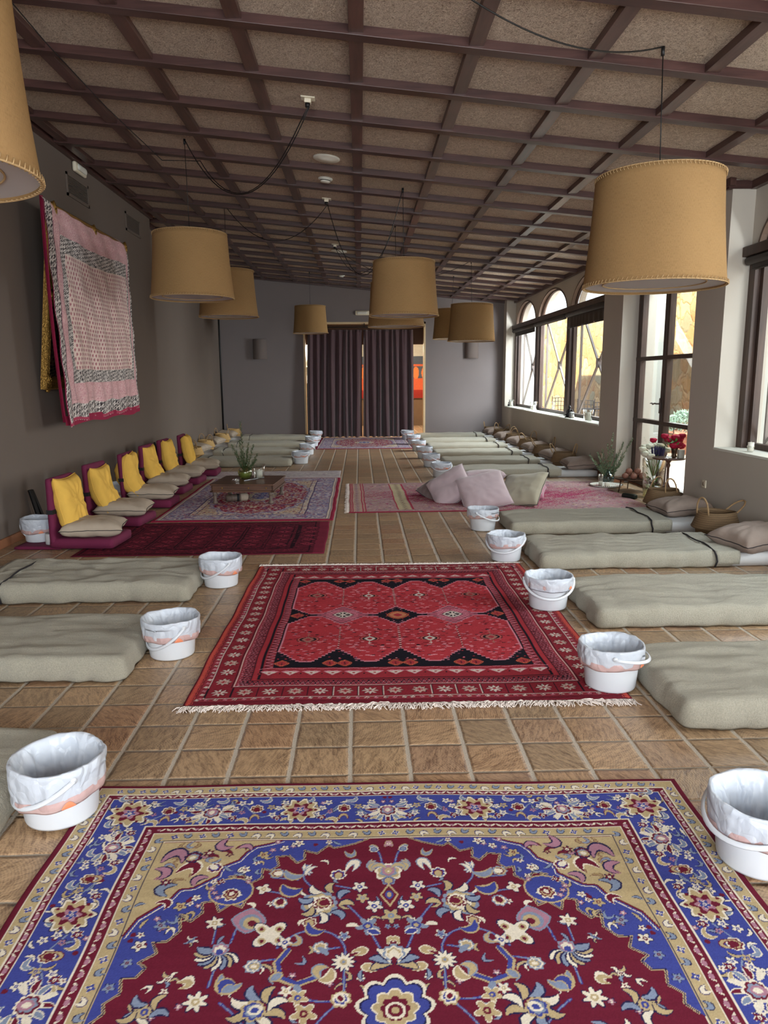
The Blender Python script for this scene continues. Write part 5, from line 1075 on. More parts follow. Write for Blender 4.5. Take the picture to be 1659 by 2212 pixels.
# ---- mirror in gilt frame with the cloth thrown over it
N = NT('gilt'); N.set(N.b.inputs['Base Color'], N.mix(N.noise(N.obj(), 40, 4), lin((96, 66, 28)), lin((206, 162, 84)))); N.b.inputs['Metallic'].default_value = .8; N.b.inputs['Roughness'].default_value = .42; N.bump(N.noise(N.obj(), 60, 4), .8, .01); M['gilt'] = N.m
M['silver'] = mat('mirror_silver', (220, 214, 204), .03, 1, var=0)
e = bpy.data.objects.new('framed_mirror', None); COL.objects.link(e); tag(e, 'large gilt framed mirror on the dark wall, half hidden behind the pink cloth', 'mirror')
Wm, Hm = 2.45, 1.86
def bar_prof(a, b, B):
    a = Vector(a); b = Vector(b); d = (b-a).normalized(); L = (b-a).length; nrm = Vector((0, 0, 1)); o_ = nrm.cross(d)
    pr = [(0, 0), (0, .05), (.012, .062), (.03, .05), (.045, .030), (.075, .028), (.10, .050), (.115, .045), (.13, .025), (.13, 0)]
    n = len(pr); vs = [a+o_*p+nrm*q+d*(p) for p, q in pr]+[b+o_*p+nrm*q-d*(p) for p, q in pr]; B.add(vs, [(i, i+1, n+i+1, n+i) for i in range(n-1)])
B = MB(); cs = [(-Wm/2, -Hm/2, 0), (Wm/2, -Hm/2, 0), (Wm/2, Hm/2, 0), (-Wm/2, Hm/2, 0)]
for i in range(4): bar_prof(cs[i], cs[(i+1) % 4], B)
B.build('gilt_frame', M['gilt'], e)
rr = random.Random(2)
for cx_, cy2, sc in [(s1*(Wm/2-.07), s2*(Hm/2-.07), 1.3) for s1 in (-1, 1) for s2 in (-1, 1)]+[(-Wm/2+.07, 0, 1.2), (Wm/2-.07, 0, 1.2), (0, -Hm/2+.07, 1.2), (0, Hm/2-.07, 1.2)]:
    B = MB()
    for k in range(9): a = k*2*PI/9; B.tube([(cx_+.05*sc*math.cos(a+t*1.6)*(1-t*.6), cy2+.075*sc*math.sin(a+t*1.6)*(1-t*.6), .045+.03*t) for t in (0, .25, .5, .75, 1)], [.012, .014, .012, .010, .006], 6)
    B.ball((cx_, cy2, .06), (.03*sc, .03*sc, .025), 10, 6); B.build('carved_ornament', M['gilt'], e, True)
B = MB()
for k in range(130):
    t = k/130
    for x, y in ((-Wm/2+.125, -Hm/2+.13+t*(Hm-.26)), (Wm/2-.125, -Hm/2+.13+t*(Hm-.26))): B.ball((x, y, .03), .007, 6, 4)
B.build('bead_edge', M['gilt'], e, True)
MB().box(-Wm/2+.12, Wm/2-.12, -Hm/2+.12, Hm/2-.12, .004, .012).build('mirror_glass', M['silver'], e)
MB().box(-Wm/2+.02, Wm/2-.02, -Hm/2+.02, Hm/2-.02, -.012, .003).build('backboard', M['brown'], e)
X_ = Vector((0, 1, 0)); Y_ = Vector((.115, 0, 1)).normalized(); Z_ = X_.cross(Y_); T = Matrix((X_, Y_, Z_)).transposed().to_4x4(); T.translation = Vector((-3.345, 7.96+Wm/2, 1.45))+Y_*(Hm/2)+Z_*.014; e.matrix_world = T
rng = np.random.default_rng(21)
R = Rug(2.62, 2.20, .0078, (232, 182, 186)); bw = (240, 232, 226); bk = (64, 56, 60); pinks = (206, 140, 152)
A, X, Y = R.win(0, 1.1, 2.0); X = X+1.31; Y = Y+1.1; Xr = 2.62-X
def lat(m_, s_): 
    pt = (np.abs(np.sin(X*s_)*np.cos(Y*s_)) > .42) ^ (np.abs(np.sin((X+Y)*s_*1.3)) > .75) ^ (rng.random(X.shape) < .05); A[m_] = L8(bk); A[m_ & pt] = L8(bw)
st_ = rng.random(X.shape); A[st_ < .22] = L8((244, 208, 208)); A[(st_ > .82)] = L8((214, 146, 156))
m_f = (X > .44) & (Xr > .17) & (Y > .47) & (Y < 1.66)
lat((X < .17) | (Xr < .05) | (Y > 2.02), 42); lat((X > .33) & (Xr > .11) & (Y > .30) & (Y < 1.80) & ~m_f, 60)
for d0, d1 in ((.17, .185), (.32, .335)): A[(X > d0) & (X < d1) & (Y > .2)] = L8((120, 70, 90))
A[m_f] = L8((246, 222, 212))
j = 0; y = .50
while y < 1.65:
    x = -1.31+.47+(.032 if j % 2 else 0)
    while x < 1.31-.19: R.shp(x, y, .0245, lambda t: .68+.30*np.cos(t), (190, 122, 130), PI/2+.4, .9); x += .064
    y += .047; j += 1
R.rect(-1.31, 1.31, 2.17, 2.2, (188, 50, 88)); R.rect(-1.31, -1.29, 0, 2.2, (150, 30, 76))
M['cotton'] = vcol('printed_cotton', .9, 900, .1, .15)
o = R.build('wall_hanging', 'pink and cream paisley cloth with black lattice borders draped over the gilt mirror', (-3.05, 9.05, 3.295), 0, M['cotton'], .002, 2, 0, .05); o['category'] = 'cloth hanging'
me = o.data; n = len(me.vertices); co = np.empty(n*3, np.float32); me.vertices.foreach_get('co', co); co = co.reshape(-1, 3); x, y = co[:, 0].copy(), co[:, 1].copy(); v = -y/2.2
co[:, 2] = .012*np.sin(x*9+v*2)*v+.010*np.sin(x*23+np.sin(v*5))*v+.006*np.sin((x+y)*14)+.05*np.exp(-((v)/.03)**2)*0-.06*np.exp(-v/.012)+.012*np.sin(x*4)*v**2-.02*v*(x < -1.0)*np.sin((x+1.0)*8)
co[:, 0] = x+.13*v-.05*np.sin(PI*np.clip(v, 0, 1))*np.clip(-x/1.31, 0, 1); co[:, 1] = y-.018*np.cos(x*2.4)*(1-v)+.012*np.sin(x*11)*(v > .9)-.03*np.clip((-x-1.1)/.2, 0, 1)*v+.05*np.clip((x+1.31)/2.62, 0, 1)*v
me.vertices.foreach_set('co', co.ravel()); me.update()
Tm = Matrix(((0, 0, 1), (1, 0, 0), (0, 1, 0))).to_4x4(); Tm.translation = (-3.05, 9.05, 3.30); o.matrix_world = Tm
ld = MB().grid(60, 30, lambda u, v: Vector((-1.322+.13*v-.052*math.sin(PI*v)+u*.08, -2.215*v+.02, -.03-.02*math.sin(u*3))))
ld.grid(120, 4, lambda u, v: Vector((-1.20+u*2.66, -2.13-v*(.075+.012*math.sin(u*17)+.02*(1-u)), -.006+.012*math.sin(u*31)*v)))
MAG = mat('raspberry_lining', (170, 40, 80), .85, var=.08, trans=.2); ld.build('lining', MAG, o, True)
# ---- ceiling fittings
def down(x): return (x, zp(x))
def onceil(o, x, y, dz=0): o.location = (x, y, zp(x)-.002-dz); o.rotation_euler = (0, math.atan(.095), 0)
for x, y, r_, lb in ((-.33, 8.52, .145, 'white round ceiling speaker beyond the first ceiling socket'), (-.36, 14.47, .15, 'white round ceiling speaker under the third ceiling socket')):
    o = MB().lathe([(0, -.030), (r_*.45, -.028), (r_*.5, -.022), (r_*.9, -.018), (r_, -.010), (r_, 0)], 36).build('ceiling_speaker', M['white'], None, True); onceil(o, x, y); tag(o, lb, 'ceiling speaker', 'round ceiling speakers')
for x, y, lb in ((-.38, 9.37, 'white smoke detector between ceiling speaker and second socket'), (-.40, 17.8, 'white smoke detector near the curtained end of the ceiling')):
    e = thing('smoke_detector', lb, 'smoke detector', (0, 0, 0), 0, 'smoke detectors on the ceiling'); onceil(e, x, y)
    MB().lathe([(0, -.045), (.05, -.044), (.06, -.035), (.062, -.02), (.085, -.016), (.085, 0)], 28).build('housing', M['white'], e, True); MB().lathe([(.0625, -.033), (.0632, -.024)], 28).build('sensor_slot', M['cord'], e, True)
for i, (x, y) in enumerate(((-.41, 6.80), (-.41, 10.39), (-.41, 13.81))):
    e = thing('ceiling_socket', '%s white ceiling power socket with black plug, counted from the entrance' % ords[i], 'socket', (0, 0, 0), 0, 'ceiling sockets'); onceil(e, x, y)
    MB().box(-.06, .06, -.045, .045, -.012, 0).build('plate', M['ivory'], e, bevel=.003); MB().box(-.028, .028, -.03, .03, -.045, -.012).build('adapter', M['ivory'], e, bevel=.004); MB().lathe([(0, -.078), (.018, -.076), (.022, -.045), (0, -.045)], 16).build('plug', M['cord'], e, True)
for (y, z, lb) in ((7.93, .385, 'white wall socket above the baskets on the pier beside the niche window'), (11.43, .33, 'white wall socket on the pier above the sleeping pillow')):
    e = thing('wall_socket', lb, 'socket', (3.759, y, z), 0, 'wall sockets'); MB().box(-.012, 0, -.042, .042, -.042, .042).build('plate', M['ivory'], e, bevel=.003); o = MB().tube([(-.014, 0, 0), (-.010, 0, 0)], .024, 20).build('outlet', M['linen'], e, True)
# ---- low wooden table and what stands on it
M['dk'] = wood('dark_sheesham', (46, 28, 20), (104, 70, 50), 0, .38); M['dkl'] = wood('grey_turned_wood', (70, 58, 50), (112, 96, 86), 2, .6)
e = thing('low_table', 'low dark wooden table with turned legs on the violet rug', 'table', (-1.44, 9.54, .0125), -.075)
MB().box(-.40, .40, -.42, .42, .232, .250).build('tabletop', M['dk'], e, bevel=.004)
B = MB().box(-.385, .385, -.405, -.385, .165, .232).box(-.385, .385, .385, .405, .165, .232).box(-.385, -.365, -.405, .405, .165, .232).box(.365, .385, -.405, .405, .165, .232).box(-.40, .40, -.42, -.38, .148, .166).box(-.40, .40, .38, .42, .148, .166).box(-.40, -.36, -.42, .42, .148, .166).box(.36, .40, -.42, .42, .148, .166)
B.build('apron', M['dk'], e, bevel=.003)
for sx in (-1, 1):
    for sy in (-1, 1): MB().lathe([(0, 0), (.030, 0), (.034, .01), (.030, .022), (.022, .032), (.020, .05), (.024, .085), (.019, .105), (.030, .116), (.030, .128), (.024, .134), (.036, .148), (0, .148)], 18, (sx*.35, sy*.37, 0)).build('leg', M['dkl'], e, True)
    B = MB()
for x in (-.25, .08, .30): B.ball((x, -.406, .2), .009, 8, 6)
B.build('brass_stud', M['gilt'], e, True)
TZ = .2635
M['gl'] = glass('clear_glass', (.97, .98, .97), 0, .75); M['glg'] = glass('green_tinted_glass', (.80, .86, .72), 0, .7); M['glb'] = glass('aqua_glass', (.72, .86, .90), 0, .7)
M['wax'] = mat('white_wax', (236, 232, 220), .5, var=.03, trans=.25); M['leaf'] = mat('rosemary_green', (86, 104, 72), .7, var=.3, scale=30); M['leaf2'] = mat('grey_green_leaf', (116, 136, 108), .7, var=.3, scale=30); M['stem'] = mat('brown_stem', (120, 86, 54), .8, var=.2); M['water'] = mat('pale_water', (196, 196, 140), .1, gl=.0, trans=.6)
def sprig(B, base, top, bend, n, L, w_, rng, drop=.0):
    P = []; base = Vector(base); top = Vector(top)
    for k in range(9): t = k/8; P.append(base.lerp(top, t)+Vector(bend)*math.sin(PI*t*.5)*t)
    B[0].tube(P, [.0028*(1-.6*k/8) for k in range(9)], 5)
    for k in range(n):
        t = .28+.72*k/n; i = min(7, int(t*8)); p = P[i].lerp(P[i+1], t*8-i); d = (P[i+1]-P[i]).normalized(); a = rng.random()*2*PI; s_ = d.orthogonal().normalized(); s_ = (Matrix.Rotation(a, 3, d) @ s_); v = (s_*.8+d*.75).normalized()*L*(1.1-.5*t)*(.7+.6*rng.random()); q = v.cross(d).normalized()*w_
        B[1].add([p, p+v*.5+q, p+v, p+v*.5-q], [(0, 1, 2, 3)])
def plant(name, label, cat, loc, vase_prof, gm, sprigs, seed, leafm, water=None, group=None, n=34, L=.03, w_=.0035):
    e = thing(name, label, cat, loc, 0, group); MB().lathe(vase_prof, 36).build('vase', gm, e, True)
    if water: MB().lathe(water, 30, cap1=True).build('water', M['water'], e, True)
    rg = random.Random(seed)
    for s_ in sprigs: B = (MB(), MB()); sprig(B, *s_, n, L, w_, rg); a = B[0].build('stem', M['stem'], e, True); B[1].build('leaves', leafm, a)
    return e
rv = [(0, .002), (.045, .0), (.060, .006), (.088, .045), (.094, .085), (.084, .125), (.050, .160), (.026, .172), (.026, .200), (.034, .206), (.031, .2), (.023, .199), (.023, .17), (.048, .157), (.081, .123), (.091, .085), (.085, .047), (.058, .009), (0, .005)]
plant('rosemary_vase', 'round glass vase with rosemary sprigs on the low wooden table', 'vase', (-1.50, 9.62, TZ), rv, M['glg'],
      [((0, 0, .02), (-.06, 0, .72), (.02, 0, .02)), ((0, 0, .02), (-.13, .02, .44), (-.03, 0, 0)), ((.01, 0, .02), (.02, .02, .46), (.03, 0, 0)), ((0, 0, .02), (.09, -.02, .44), (.03, 0, 0)), ((0, 0, .02), (.14, .03, .32), (.02, 0, 0)), ((0, .01, .02), (-.08, -.03, .36), (-.02, 0, 0)), ((0, .01, .02), (.05, .05, .38), (-.02, 0, 0)), ((0, 0, .02), (-.03, .0, .50), (-.03, 0, 0)), ((0, 0, .02), (.11, 0, .27), (.04, 0, -.02)), ((0, 0, .02), (-.04, -.05, .30), (0, -.02, 0)), ((0, 0, .02), (.0, -.04, .34), (0, -.02, 0))], 5, M['leaf'],
      [(0, .008), (.055, .010), (.082, .047), (.088, .080), (.0875, .088)], n=90, L=.05, w_=.0055)
def candle_glass(label, loc, r_=.068, h=.19, ch=.10, cr=.035, grp='glass candle holders'):
    e = thing('candle_glass', label, 'candle holder', loc, 0, grp); MB().lathe([(0, 0), (r_*.72, 0), (r_*.8, .006), (r_*.86, h*.5), (r_*1.08, h), (r_*1.04, h), (r_*.82, h*.5), (r_*.74, .010), (0, .010)], 32).build('glass', M['gl'], e, True)
    MB().lathe([(0, .011), (cr, .011), (cr, ch), (cr*.8, ch-.004), (0, ch-.006)], 24).tube([(0, 0, ch-.006), (0, 0, ch+.012)], .0015, 5).build('candle', M['wax'], e, True); return e
candle_glass('glass hurricane holding a white candle on the low wooden table', (-1.325, 9.66, TZ), .080, .185, .11, .042)
o = MB().lathe([(0, 0), (.035, 0), (.046, .012), (.048, .035), (.040, .045), (.030, .036), (.028, .015), (0, .012)], 9).build('crystal_dish', M['gl'], None, False, loc=(-1.58, 9.33, TZ)); tag(o, 'small faceted crystal dish near the front edge of the wooden table', 'glass dish')
tag(MB().tube([(-1.48, 9.40, TZ+.006), (-1.27, 9.70, TZ+.006)], .006, 8).build('silver_stick', mat('brushed_silver', (190, 196, 204), .3, .9, var=.05), None, True), 'thin silver stick lying in front of the vase on the wooden table', 'stick')
e = thing('herb_roll', 'rolled herb bundle wrapped in cream paper lying under the wooden table', 'herb bundle', (-1.55, 9.36, .0625), .35)
MB().tube([(-.16, 0, -.005), (-.02, 0, 0), (.04, 0, 0)], [.040, .046, .046], 14).build('bundle', M['dkl'], e, True); MB().tube([(.02, 0, 0), (.10, 0, .002), (.115, 0, 0)], [.050, .052, .040], 12).build('paper_wrap', M['linen'], e, True); MB().tube([(-.03, 0, 0), (.0, 0, 0)], .049, 12).build('tie', M['black'], e, True)
# ---- things along the dark wall
e = thing('folded_mat', 'thin wine coloured folded mat under the bin by the dark wall', 'mat', (-2.98, 6.95, .0005), -.05); rbox(.44, .36, .030, .012, .04).build('mat', M['wine'], e, True, weld=.0004)
b = bucket('shaded lined bin beside the toilet roll against the dark wall', 51, 2.6, .10, .01, fine=False); b['group'] = 'bins by the dark wall'; b.location = (-3.08, 7.06, .031)
b2 = dup(b, (-3.18, 9.62, .001), 1.2, 'shaded lined bin with crumpled film behind the second floor chair')
e = thing('toilet_roll', 'white toilet paper roll standing behind the first floor chair', 'toilet roll', (-2.90, 6.90, .032)); MB().lathe([(.020, 0), (.056, 0), (.058, .004), (.058, .096), (.056, .10), (.020, .10), (.019, .098), (.019, .002)], 32).build('paper', M['sheet'], e, True); MB().lathe([(.0185, .001), (.0185, .0995), (.0175, .0995), (.0175, .001)], 24).build('cardboard_tube', M['stem'], e, True)
e = thing('folded_stand', 'black folded stand leaning against the dark wall behind the bin', 'stand', (-3.24, 7.55, .001)); MB().bar((0, -.02, 0), (-.07, -.10, .46), .045, .03).build('leg', M['cord'], e, bevel=.004); MB().bar((.02, .06, 0), (-.06, -.08, .46), .035, .025).build('leg', M['cord'], e, bevel=.004)
e = thing('backpack', 'black backpack standing against the dark wall behind the floor chairs', 'backpack', (-3.17, 11.62, .001), .1)
rbox(.20, .44, .54, .09, .03, lambda p, n: Vector((p.x*(1-.25*max(0, p.z-.3)), p.y*(1-.35*max(0, p.z-.3)), p.z))+n*.006*nz(p, 9, 3)).build('body', M['black'], e, True, weld=.0005)
o = rbox(.07, .32, .28, .03, .03); o.v = [(x+.12, y, z+.05) for x, y, z in o.v]; o.build('front_pocket', M['cord'], e, True, weld=.0005); MB().tube([(-.02, -.07, .50), (-.02, -.04, .575), (-.02, .04, .575), (-.02, .07, .50)], .010, 8).build('grab_handle', M['cord'], e, True)
# ---- altar corner by the glass door
def blossom(B, c, r_, rg, layers=3, up_=(0, 0, 1), closed=.4):
    ph = rg.random()*6
    for q in (1., .80, .58):
        def f(p, d, q=q):
            a = math.atan2(d.y, d.x); el = math.asin(max(-1, min(1, d.z))); k = 1-.20*abs(math.sin(2.5*a+3.2*el+ph+q*4))**.6
            if el > .35+.4*(1-q): k *= 1-.55*(el-.35-.4*(1-q))
            return p*k*q+Vector((0, 0, r_*.25*(1-q)))
        B.ball(c, (r_, r_, r_*.86), 26, 16, f)
M['peony'] = mat('crimson_peony', (190, 26, 66), .7, var=.3, scale=40, trans=.2); M['ivoryfl'] = mat('cream_blossom', (226, 226, 206), .7, var=.08, trans=.25); M['lav'] = mat('dried_lavender', (48, 44, 78), .8, var=.35, scale=60); M['leaf3'] = mat('fresh_leaf', (96, 130, 64), .6, var=.3, scale=20, trans=.2); M['bronze'] = mat('aged_bronze', (86, 66, 52), .4, .7, var=.2)
e = thing('pedestal_table', 'small round dark pedestal table beside the tall glass vase', 'side table', (3.765, 8.93, .0005)); MB().lathe([(0, .548), (.185, .548), (.192, .554), (.192, .562), (.185, .566), (0, .566)], 48).build('table_top', M['dk'], e, True)
MB().lathe([(.05, .03), (.030, .06), (.018, .12), (.026, .17), (.040, .20), (.026, .23), (.016, .26), (.016, .44), (.026, .47), (.018, .50), (.05, .547)], 24).build('pedestal', M['dk'], e, True)
for k in range(3): a = k*2*PI/3+.3; MB().tube([(0, 0, .06), (.07*math.cos(a), .07*math.sin(a), .05), (.14*math.cos(a), .14*math.sin(a), .012), (.155*math.cos(a), .155*math.sin(a), .010)], [.018, .015, .012, .010], 8).build('foot', M['dk'], e, True)
TT = .567; rg = random.Random(11)
e = thing('peony_pot', 'crimson peonies in a bronze pot on the round pedestal table', 'flowers', (3.86, 9.0, TT)); MB().lathe([(0, 0), (.030, 0), (.034, .008), (.022, .03), (.036, .06), (.042, .10), (.038, .12), (.034, .11), (0, .10)], 24).build('pot', M['bronze'], e, True)
for x, y, z, r_ in ((-.14, -.02, .265, .043), (-.075, .02, .225, .050), (.0, -.02, .245, .054), (.055, .02, .215, .052), (.02, -.05, .165, .054), (-.04, -.06, .150, .045), (.07, -.03, .265, .042), (-.23, .10, .205, .040), (.085, .0, .14, .045)):
    f = MB(); blossom(f, (x, y, z), r_*1.25, rg); o = f.build('blossom', M['peony'], e, True); MB().tube([(x*.2, y*.2, .08), (x*.6, y*.6, z*.6), (x, y, z-.02)], .003, 5).build('stem', M['leaf3'], o, True)
B = MB()
for k in range(26):
    a = rg.random()*6.28; p = Vector((.09*math.cos(a)*rg.random()-.02, .09*math.sin(a)*rg.random(), .10+.10*rg.random())); d = Vector((math.cos(a), math.sin(a), .4+rg.random()*.5))*.07; q = d.cross(Vector((0, 0, 1))).normalized()*.016; B.add([p, p+d*.5+q, p+d, p+d*.5-q], [(0, 1, 2, 3)])
B.build('leaves', M['leaf3'], e)
o = MB().lathe([(0, 0), (.040, 0), (.048, .010), (.050, .035), (.045, .037), (.042, .014), (0, .010)], 24).build('glass_bowl', M['gl'], None, True, loc=(3.72, 8.84, TT)); tag(o, 'small clear glass bowl at the front edge of the pedestal table', 'glass bowl')
o = MB().box(-.035, .035, -.03, .03, 0, .10).build('white_card_box', M['white'], None, False, loc=(3.885, 8.87, TT), bevel=.004); tag(o, 'white upright box beside the peonies on the pedestal table', 'box')
# tall vase
e = thing('tall_vase', 'tall clear glass vase of cream blossoms and dried lavender near the door', 'vase', (3.79, 9.44, .0005))
MB().lathe([(0, 0), (.112, 0), (.118, .006), (.125, .2), (.150, .50), (.1465, .50), (.1215, .2), (.114, .018), (0, .014)], 48).build('vase', M['gl'], e, True)
MB().lathe([(0, .015), (.113, .016), (.1185, .15)], 40, cap1=True).build('water', glass('vase_water', (.90, .92, .74), .02, .7), e, True)
for k in range(22):
    a = rg.random()*6.28; r_ = .03+.07*rg.random(); x1, y1 = .09*math.cos(a), .09*math.sin(a); MB().tube([(-x1*.7, -y1*.7, .02), (x1*.2, y1*.2, .28), (x1*1.2, y1*1.2, .53)], .0035, 5).build('stem', (M['leaf3'], M['leaf3'], M['stem'])[k % 3], e, True)
for x, y, z, r_ in ((-.17, -.03, .63, .045), (-.12, .04, .655, .045), (-.065, .0, .665, .048), (.0, .03, .675, .050), (.06, .0, .672, .048), (.12, .02, .655, .045), (-.145, -.06, .575, .050), (-.085, -.09, .545, .055), (.15, -.03, .62, .045), (-.04, .08, .66, .045)):
    f = MB(); blossom(f, (x, y, z), r_*1.22, rg); f.build('blossom', M['ivoryfl'], e, True)
for k in range(34):
    x = .02+.15*(rg.random()-.5)*1.1; y = -.10+.05*rg.random(); p = Vector((x*.75, y*.9, .50)); d = Vector(((x-.02)*.35, -.02, .135+.04*rg.random())); MB().tube([p, p+d*.35, p+d*.7, p+d], [.002, .0065, .0075, .003], 6).build('lavender_spike', M['lav'], e, True)
B = MB()
for k in range(40):
    a = rg.random()*6.28; z = .08+.52*rg.random(); p = Vector((.07*math.cos(a), .07*math.sin(a), z)); d = Vector((math.cos(a+.5), math.sin(a+.5), .9))*.055; q = d.cross(Vector((0, 0, 1))).normalized()*.013; B.add([p, p+d*.5+q, p+d, p+d*.5-q], [(0, 1, 2, 3)])
B.build('leaves', M['leaf3'], e)
# low tray table with brown fruit
e = thing('tray_table', 'low round metal tray table carrying brown fruit', 'tray table', (3.70, 9.93, .0005)); MB().lathe([(0, .165), (.225, .165), (.24, .172), (.245, .186), (.238, .186), (.232, .176), (.22, .172), (0, .172)], 48).build('tray', M['bronze'], e, True)
for k in range(3): a = k*2*PI/3+3.55; MB().tube([(.20*math.cos(a), .20*math.sin(a), .166), (.215*math.cos(a), .215*math.sin(a), .08), (.235*math.cos(a), .235*math.sin(a), 0)], [.010, .008, .007], 8).build('leg', M['bronze'], e, True)
M['fruit'] = mat('russet_skin', (142, 98, 82), .55, var=.35, scale=22)
for k, (x, y, z) in enumerate(((-.02, -.10, 0), (.09, -.12, 0), (-.11, -.03, 0), (.02, .02, 0), (.14, .0, 0), (.05, -.05, .062), (-.05, .0, .058), (.12, .12, 0), (-.02, .14, 0))):
    e = thing('brown_fruit', 'round russet fruit piled on the low metal tray table', 'fruit', (3.70+x, 9.93+y, .2215+z*1.05-.0485+.044), k*.8, 'russet fruits on the tray table'); MB().ball((0, 0, 0), (.045, .045, .041), 18, 12, lambda p, d: p*(1-.14*max(0, d.z-.8)*4)).build('skin', M['fruit'], e, True); MB().tube([(0, 0, .034), (.004, 0, .052)], [.006, .003], 6).build('stalk', M['stem'], e, True)
e = thing('white_platter', 'round white patterned platter with beaded rim on the floor by the door', 'platter', (3.50, 10.40, .0005)); 
R = Rug(.02, .02, .01, (0, 0, 0)); MB().lathe([(0, .004), (.12, .002), (.20, .012), (.225, .030), (.232, .031), (.22, .014), (.13, .0005), (0, .0005)], 48).build('plate', M['white'], e, True)
B = MB(); [B.ball((.230*math.cos(2*PI*k/56), .230*math.sin(2*PI*k/56), .031), .0065, 6, 4) for k in range(56)]; B.build('beaded_rim', M['bronze'], e, True)
B = MB()
for k in range(40): a = k*2*PI/40; rr_ = .165+.02*(k % 2); B.lathe([(0, 0), (.008, .0006)], 6, (rr_*math.cos(a), rr_*math.sin(a), .0105+.06*(rr_-.165)))
B.build('painted_dots', M['peony'], e)
candle_glass('tall narrow glass with white candle on the white floor platter', (3.42, 10.40, .006), .036, .17, .07, .026)
o = MB().lathe([(0, 0), (.036, 0), (.037, .05), (.03, .058), (0, .058)], 24).build('pillar_candle', M['wax'], None, True, loc=(3.50, 10.35, .006)); tag(o, 'short white pillar candle beside the narrow glass on the floor platter', 'candle', None)
plant('branch_vase', 'aqua glass ball vase with grey green branches by the door niche', 'vase', (3.63, 10.70, .0005), rv, M['glb'],
      [((0, 0, .02), (.02, 0, .72), (.02, 0, .02)), ((0, 0, .02), (.22, -.05, .62), (.10, 0, .05)), ((0, 0, .02), (.16, .02, .60), (.05, 0, 0)), ((0, 0, .02), (-.13, -.02, .46), (-.05, 0, 0)), ((0, 0, .02), (-.20, -.05, .36), (-.06, 0, 0)), ((0, 0, .02), (.10, .03, .42), (.02, 0, 0)), ((0, 0, .02), (-.08, .03, .50), (-.02, 0, 0)), ((0, 0, .02), (.17, -.03, .40), (.04, 0, 0)), ((0, 0, .02), (.04, -.05, .50), (0, 0, 0)), ((0, 0, .02), (-.04, -.03, .58), (0, 0, 0)), ((0, 0, .02), (-.24, -.1, .44), (-.08, 0, 0)), ((0, 0, .02), (.10, -.06, .30), (.05, 0, 0)), ((0, 0, .02), (-.12, -.06, .28), (-.03, 0, 0))], 9, M['leaf2'], None, n=80, L=.05, w_=.008)
o = rbox(.075, .21, .062, .022, .012).build('dark_case', mat('bottle_green_leather', (26, 40, 34), .35, var=.1), None, True, weld=.0004, loc=(3.455, 9.33, .0005)); o.rotation_euler[2] = .55; tag(o, 'small dark green case on the floor before the tray table', 'case')
# ---- window sill things
SZ = .8025
candle_glass('candle glass at the far end of the long window sill', (3.86, 19.0, SZ), .065, .17, .12, .035); candle_glass('candle glass on the sill at the first window post', (3.86, 16.55, SZ), .085, .20, .12, .045); candle_glass('candle glass on the long sill beside the glass door pier', (3.86, 12.55, SZ), .085, .19, .14, .048)
candle_glass('squat cream candle in glass on the sill of the big window past the sockets', (3.87, 7.24, SZ), .034, .06, .095, .030)
M['fig'] = mat('dark_bronze_figure', (40, 38, 40), .35, .6)
for (x, y, s_, lb) in ((3.86, 19.22, .8, 'dark seated bronze figurine in the far corner of the long sill'), (3.87, 13.72, 1.1, 'dark seated bronze figurine beside the second window post')):
    B = MB().lathe([(0, 0), (.075*s_, 0), (.08*s_, .01*s_), (.06*s_, .02*s_), (.055*s_, .03*s_), (0, .03*s_)], 20); B.ball((0, 0, .05*s_), (.07*s_, .05*s_, .025*s_), 14, 8); B.ball((0, 0, .10*s_), (.032*s_, .026*s_, .05*s_), 12, 8); B.ball((0, 0, .168*s_), .023*s_, 12, 8); B.ball((0, 0, .195*s_), (.010*s_, .010*s_, .014*s_), 8, 6)
    for sg in (-1, 1): B.tube([(sg*.03*s_, 0, .135*s_), (sg*.055*s_, -.01*s_, .09*s_), (sg*.04*s_, -.035*s_, .065*s_), (0, -.045*s_, .062*s_)], [.010*s_, .009*s_, .008*s_, .006*s_], 8); B.tube([(0, 0, .05*s_), (sg*.06*s_, -.02*s_, .045*s_), (0, -.055*s_, .042*s_)], [.02*s_, .018*s_, .010*s_], 8)
    tag(B.build('figurine', M['fig'], None, True, loc=(x, y, SZ)), lb, 'figurine', 'bronze figurines on the sill')
tag(MB().lathe([(0, 0), (.045, 0), (.055, .01), (.05, .03), (.042, .06), (.046, .10), (.03, .11), (0, .105)], 12).build('silver_lantern', mat('pewter', (150, 152, 150), .4, .6, var=.2), None, False, loc=(3.85, 13.50, SZ)), 'small pewter lantern right beside the seated figurine on the sill', 'lantern')
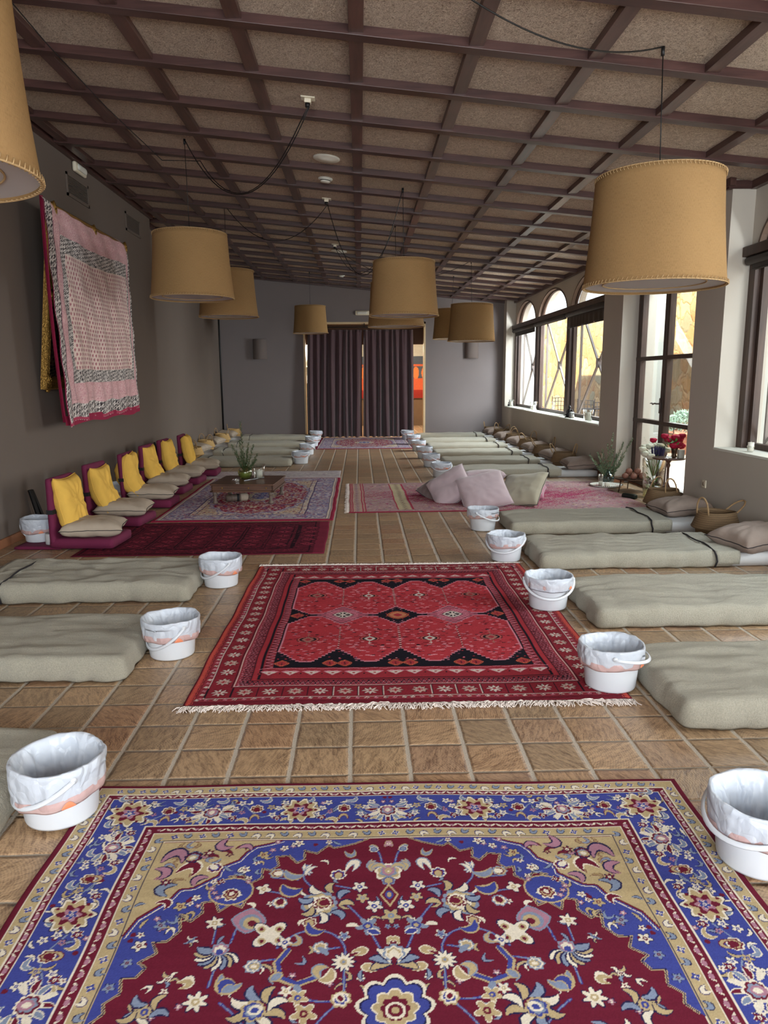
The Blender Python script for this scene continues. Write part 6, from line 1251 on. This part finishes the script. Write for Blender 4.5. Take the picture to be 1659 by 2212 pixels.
# ---- terrace
M['wi'] = mat('black_wrought_iron', (40, 36, 36), .6, .3)
def patio(label, loc, rz):
    e = thing('iron_chair', label, 'chair', loc, rz, 'iron chairs on the terrace'); T_ = lambda x: MB()
    for sx in (-.2, .2):
        MB().tube([(sx, .21, 0), (sx, .19, .45), (sx*1.02, .24, 1.0), (sx*1.05, .25, 1.03)], .011, 6).build('leg', M['wi'], e, True); MB().tube([(sx, -.21, 0), (sx, -.20, .45)], .011, 6).build('leg', M['wi'], e, True)
        MB().tube([(sx*1.1, .22, .66), (sx*1.15, 0, .68), (sx*1.15, -.18, .66), (sx*1.1, -.20, .46)], .010, 6).build('armrest', M['wi'], e, True)
    B = MB()
    for z in (.52, .64, .76, .88, .98): B.tube([(-.2, .195+(z-.45)*.09, z), (0, .20+(z-.45)*.09, z+.015), (.2, .195+(z-.45)*.09, z)], .008, 6)
    for x in (-.12, -.04, .04, .12): B.tube([(x, .20, .47), (x, .245, .99)], .008, 6)
    B.build('backrest_grid', M['wi'], e, True); B = MB()
    for x in (-.2, -.1, 0, .1, .2): B.box(x-.008, x+.008, -.21, .2, .445, .455)
    for y in (-.2, -.1, 0, .1, .2): B.box(-.2, .2, y-.008, y+.008, .445, .455)
    B.build('seat', M['wi'], e)
gz = -.029
for (x, y, rz, lb) in ((5.68, 21.2, 2.9, 'wrought iron chair outside the middle arched window'), (5.35, 22.9, .3, 'wrought iron chair far along the terrace beyond the middle window'), (5.62, 18.6, 3.0, 'wrought iron chair outside the arched window next to the post'), (5.66, 17.3, 2.8, 'wrought iron chair outside the arched window by the candle glass'), (5.9, 14.6, .4, 'wrought iron chair outside seen through the lower door panes')): patio(lb, (x, y, gz), rz)
for (x, y, lb) in ((6.3, 20.2, 'round iron table on the terrace between two chairs'), (5.9, 15.5, 'round iron table on the terrace seen through the door glass')):
    e = thing('iron_table', lb, 'table', (x, y, gz), 0, 'iron tables on the terrace'); MB().lathe([(0, .70), (.40, .70), (.41, .715), (.40, .725), (0, .725)], 36).build('table_top', M['wi'], e, True)
    for k in range(3): a = k*2*PI/3; MB().tube([(.1*math.cos(a), .1*math.sin(a), .70), (.05*math.cos(a), .05*math.sin(a), .35), (.3*math.cos(a), .3*math.sin(a), 0)], .011, 6).build('leg', M['wi'], e, True)
rg = random.Random(5)
M['bush'] = mat('sage_bush', (98, 116, 96), .8, var=.3, scale=20); M['pot'] = mat('terracotta_pot', (168, 108, 78), .8, var=.15)
for (x, y, lb) in ((6.75, 15.4, 'grey green bush in a long terracotta planter by the stone wall'), (7.0, 19.8, 'low grey green bush in a terracotta planter farther along the stone wall')):
    e = thing('potted_bush', lb, 'planter', (x, y, gz), 0, 'bushes along the stone wall'); MB().box(-.28, .28, -.55, .55, 0, .40).box(-.31, .31, -.58, .58, .36, .42).build('planter', M['pot'], e, bevel=.01)
    B = MB()
    for k in range(1500):
        a = rg.random()*6.28; b_ = rg.random()*1.5; r_ = .75+.3*rg.random(); c = Vector((.30*math.cos(a)*math.cos(b_)*r_, .6*math.sin(a)*math.cos(b_)*r_, .42+.42*math.sin(b_)*r_)); d = Vector((rg.gauss(0, 1), rg.gauss(0, 1), rg.gauss(.6, 1))).normalized()*.055; q = d.orthogonal().normalized()*.013; B.add([c, c+d*.5+q, c+d, c+d*.5-q], [(0, 1, 2, 3)])
    B.build('foliage', M['bush'], e); B = MB()
    for k in range(9): B.tube([(0, -.4+.1*k, .36), (rg.gauss(0, .08), -.4+.1*k+rg.gauss(0, .05), .62)], .008, 5)
    B.build('branches', M['stem'], e, True)
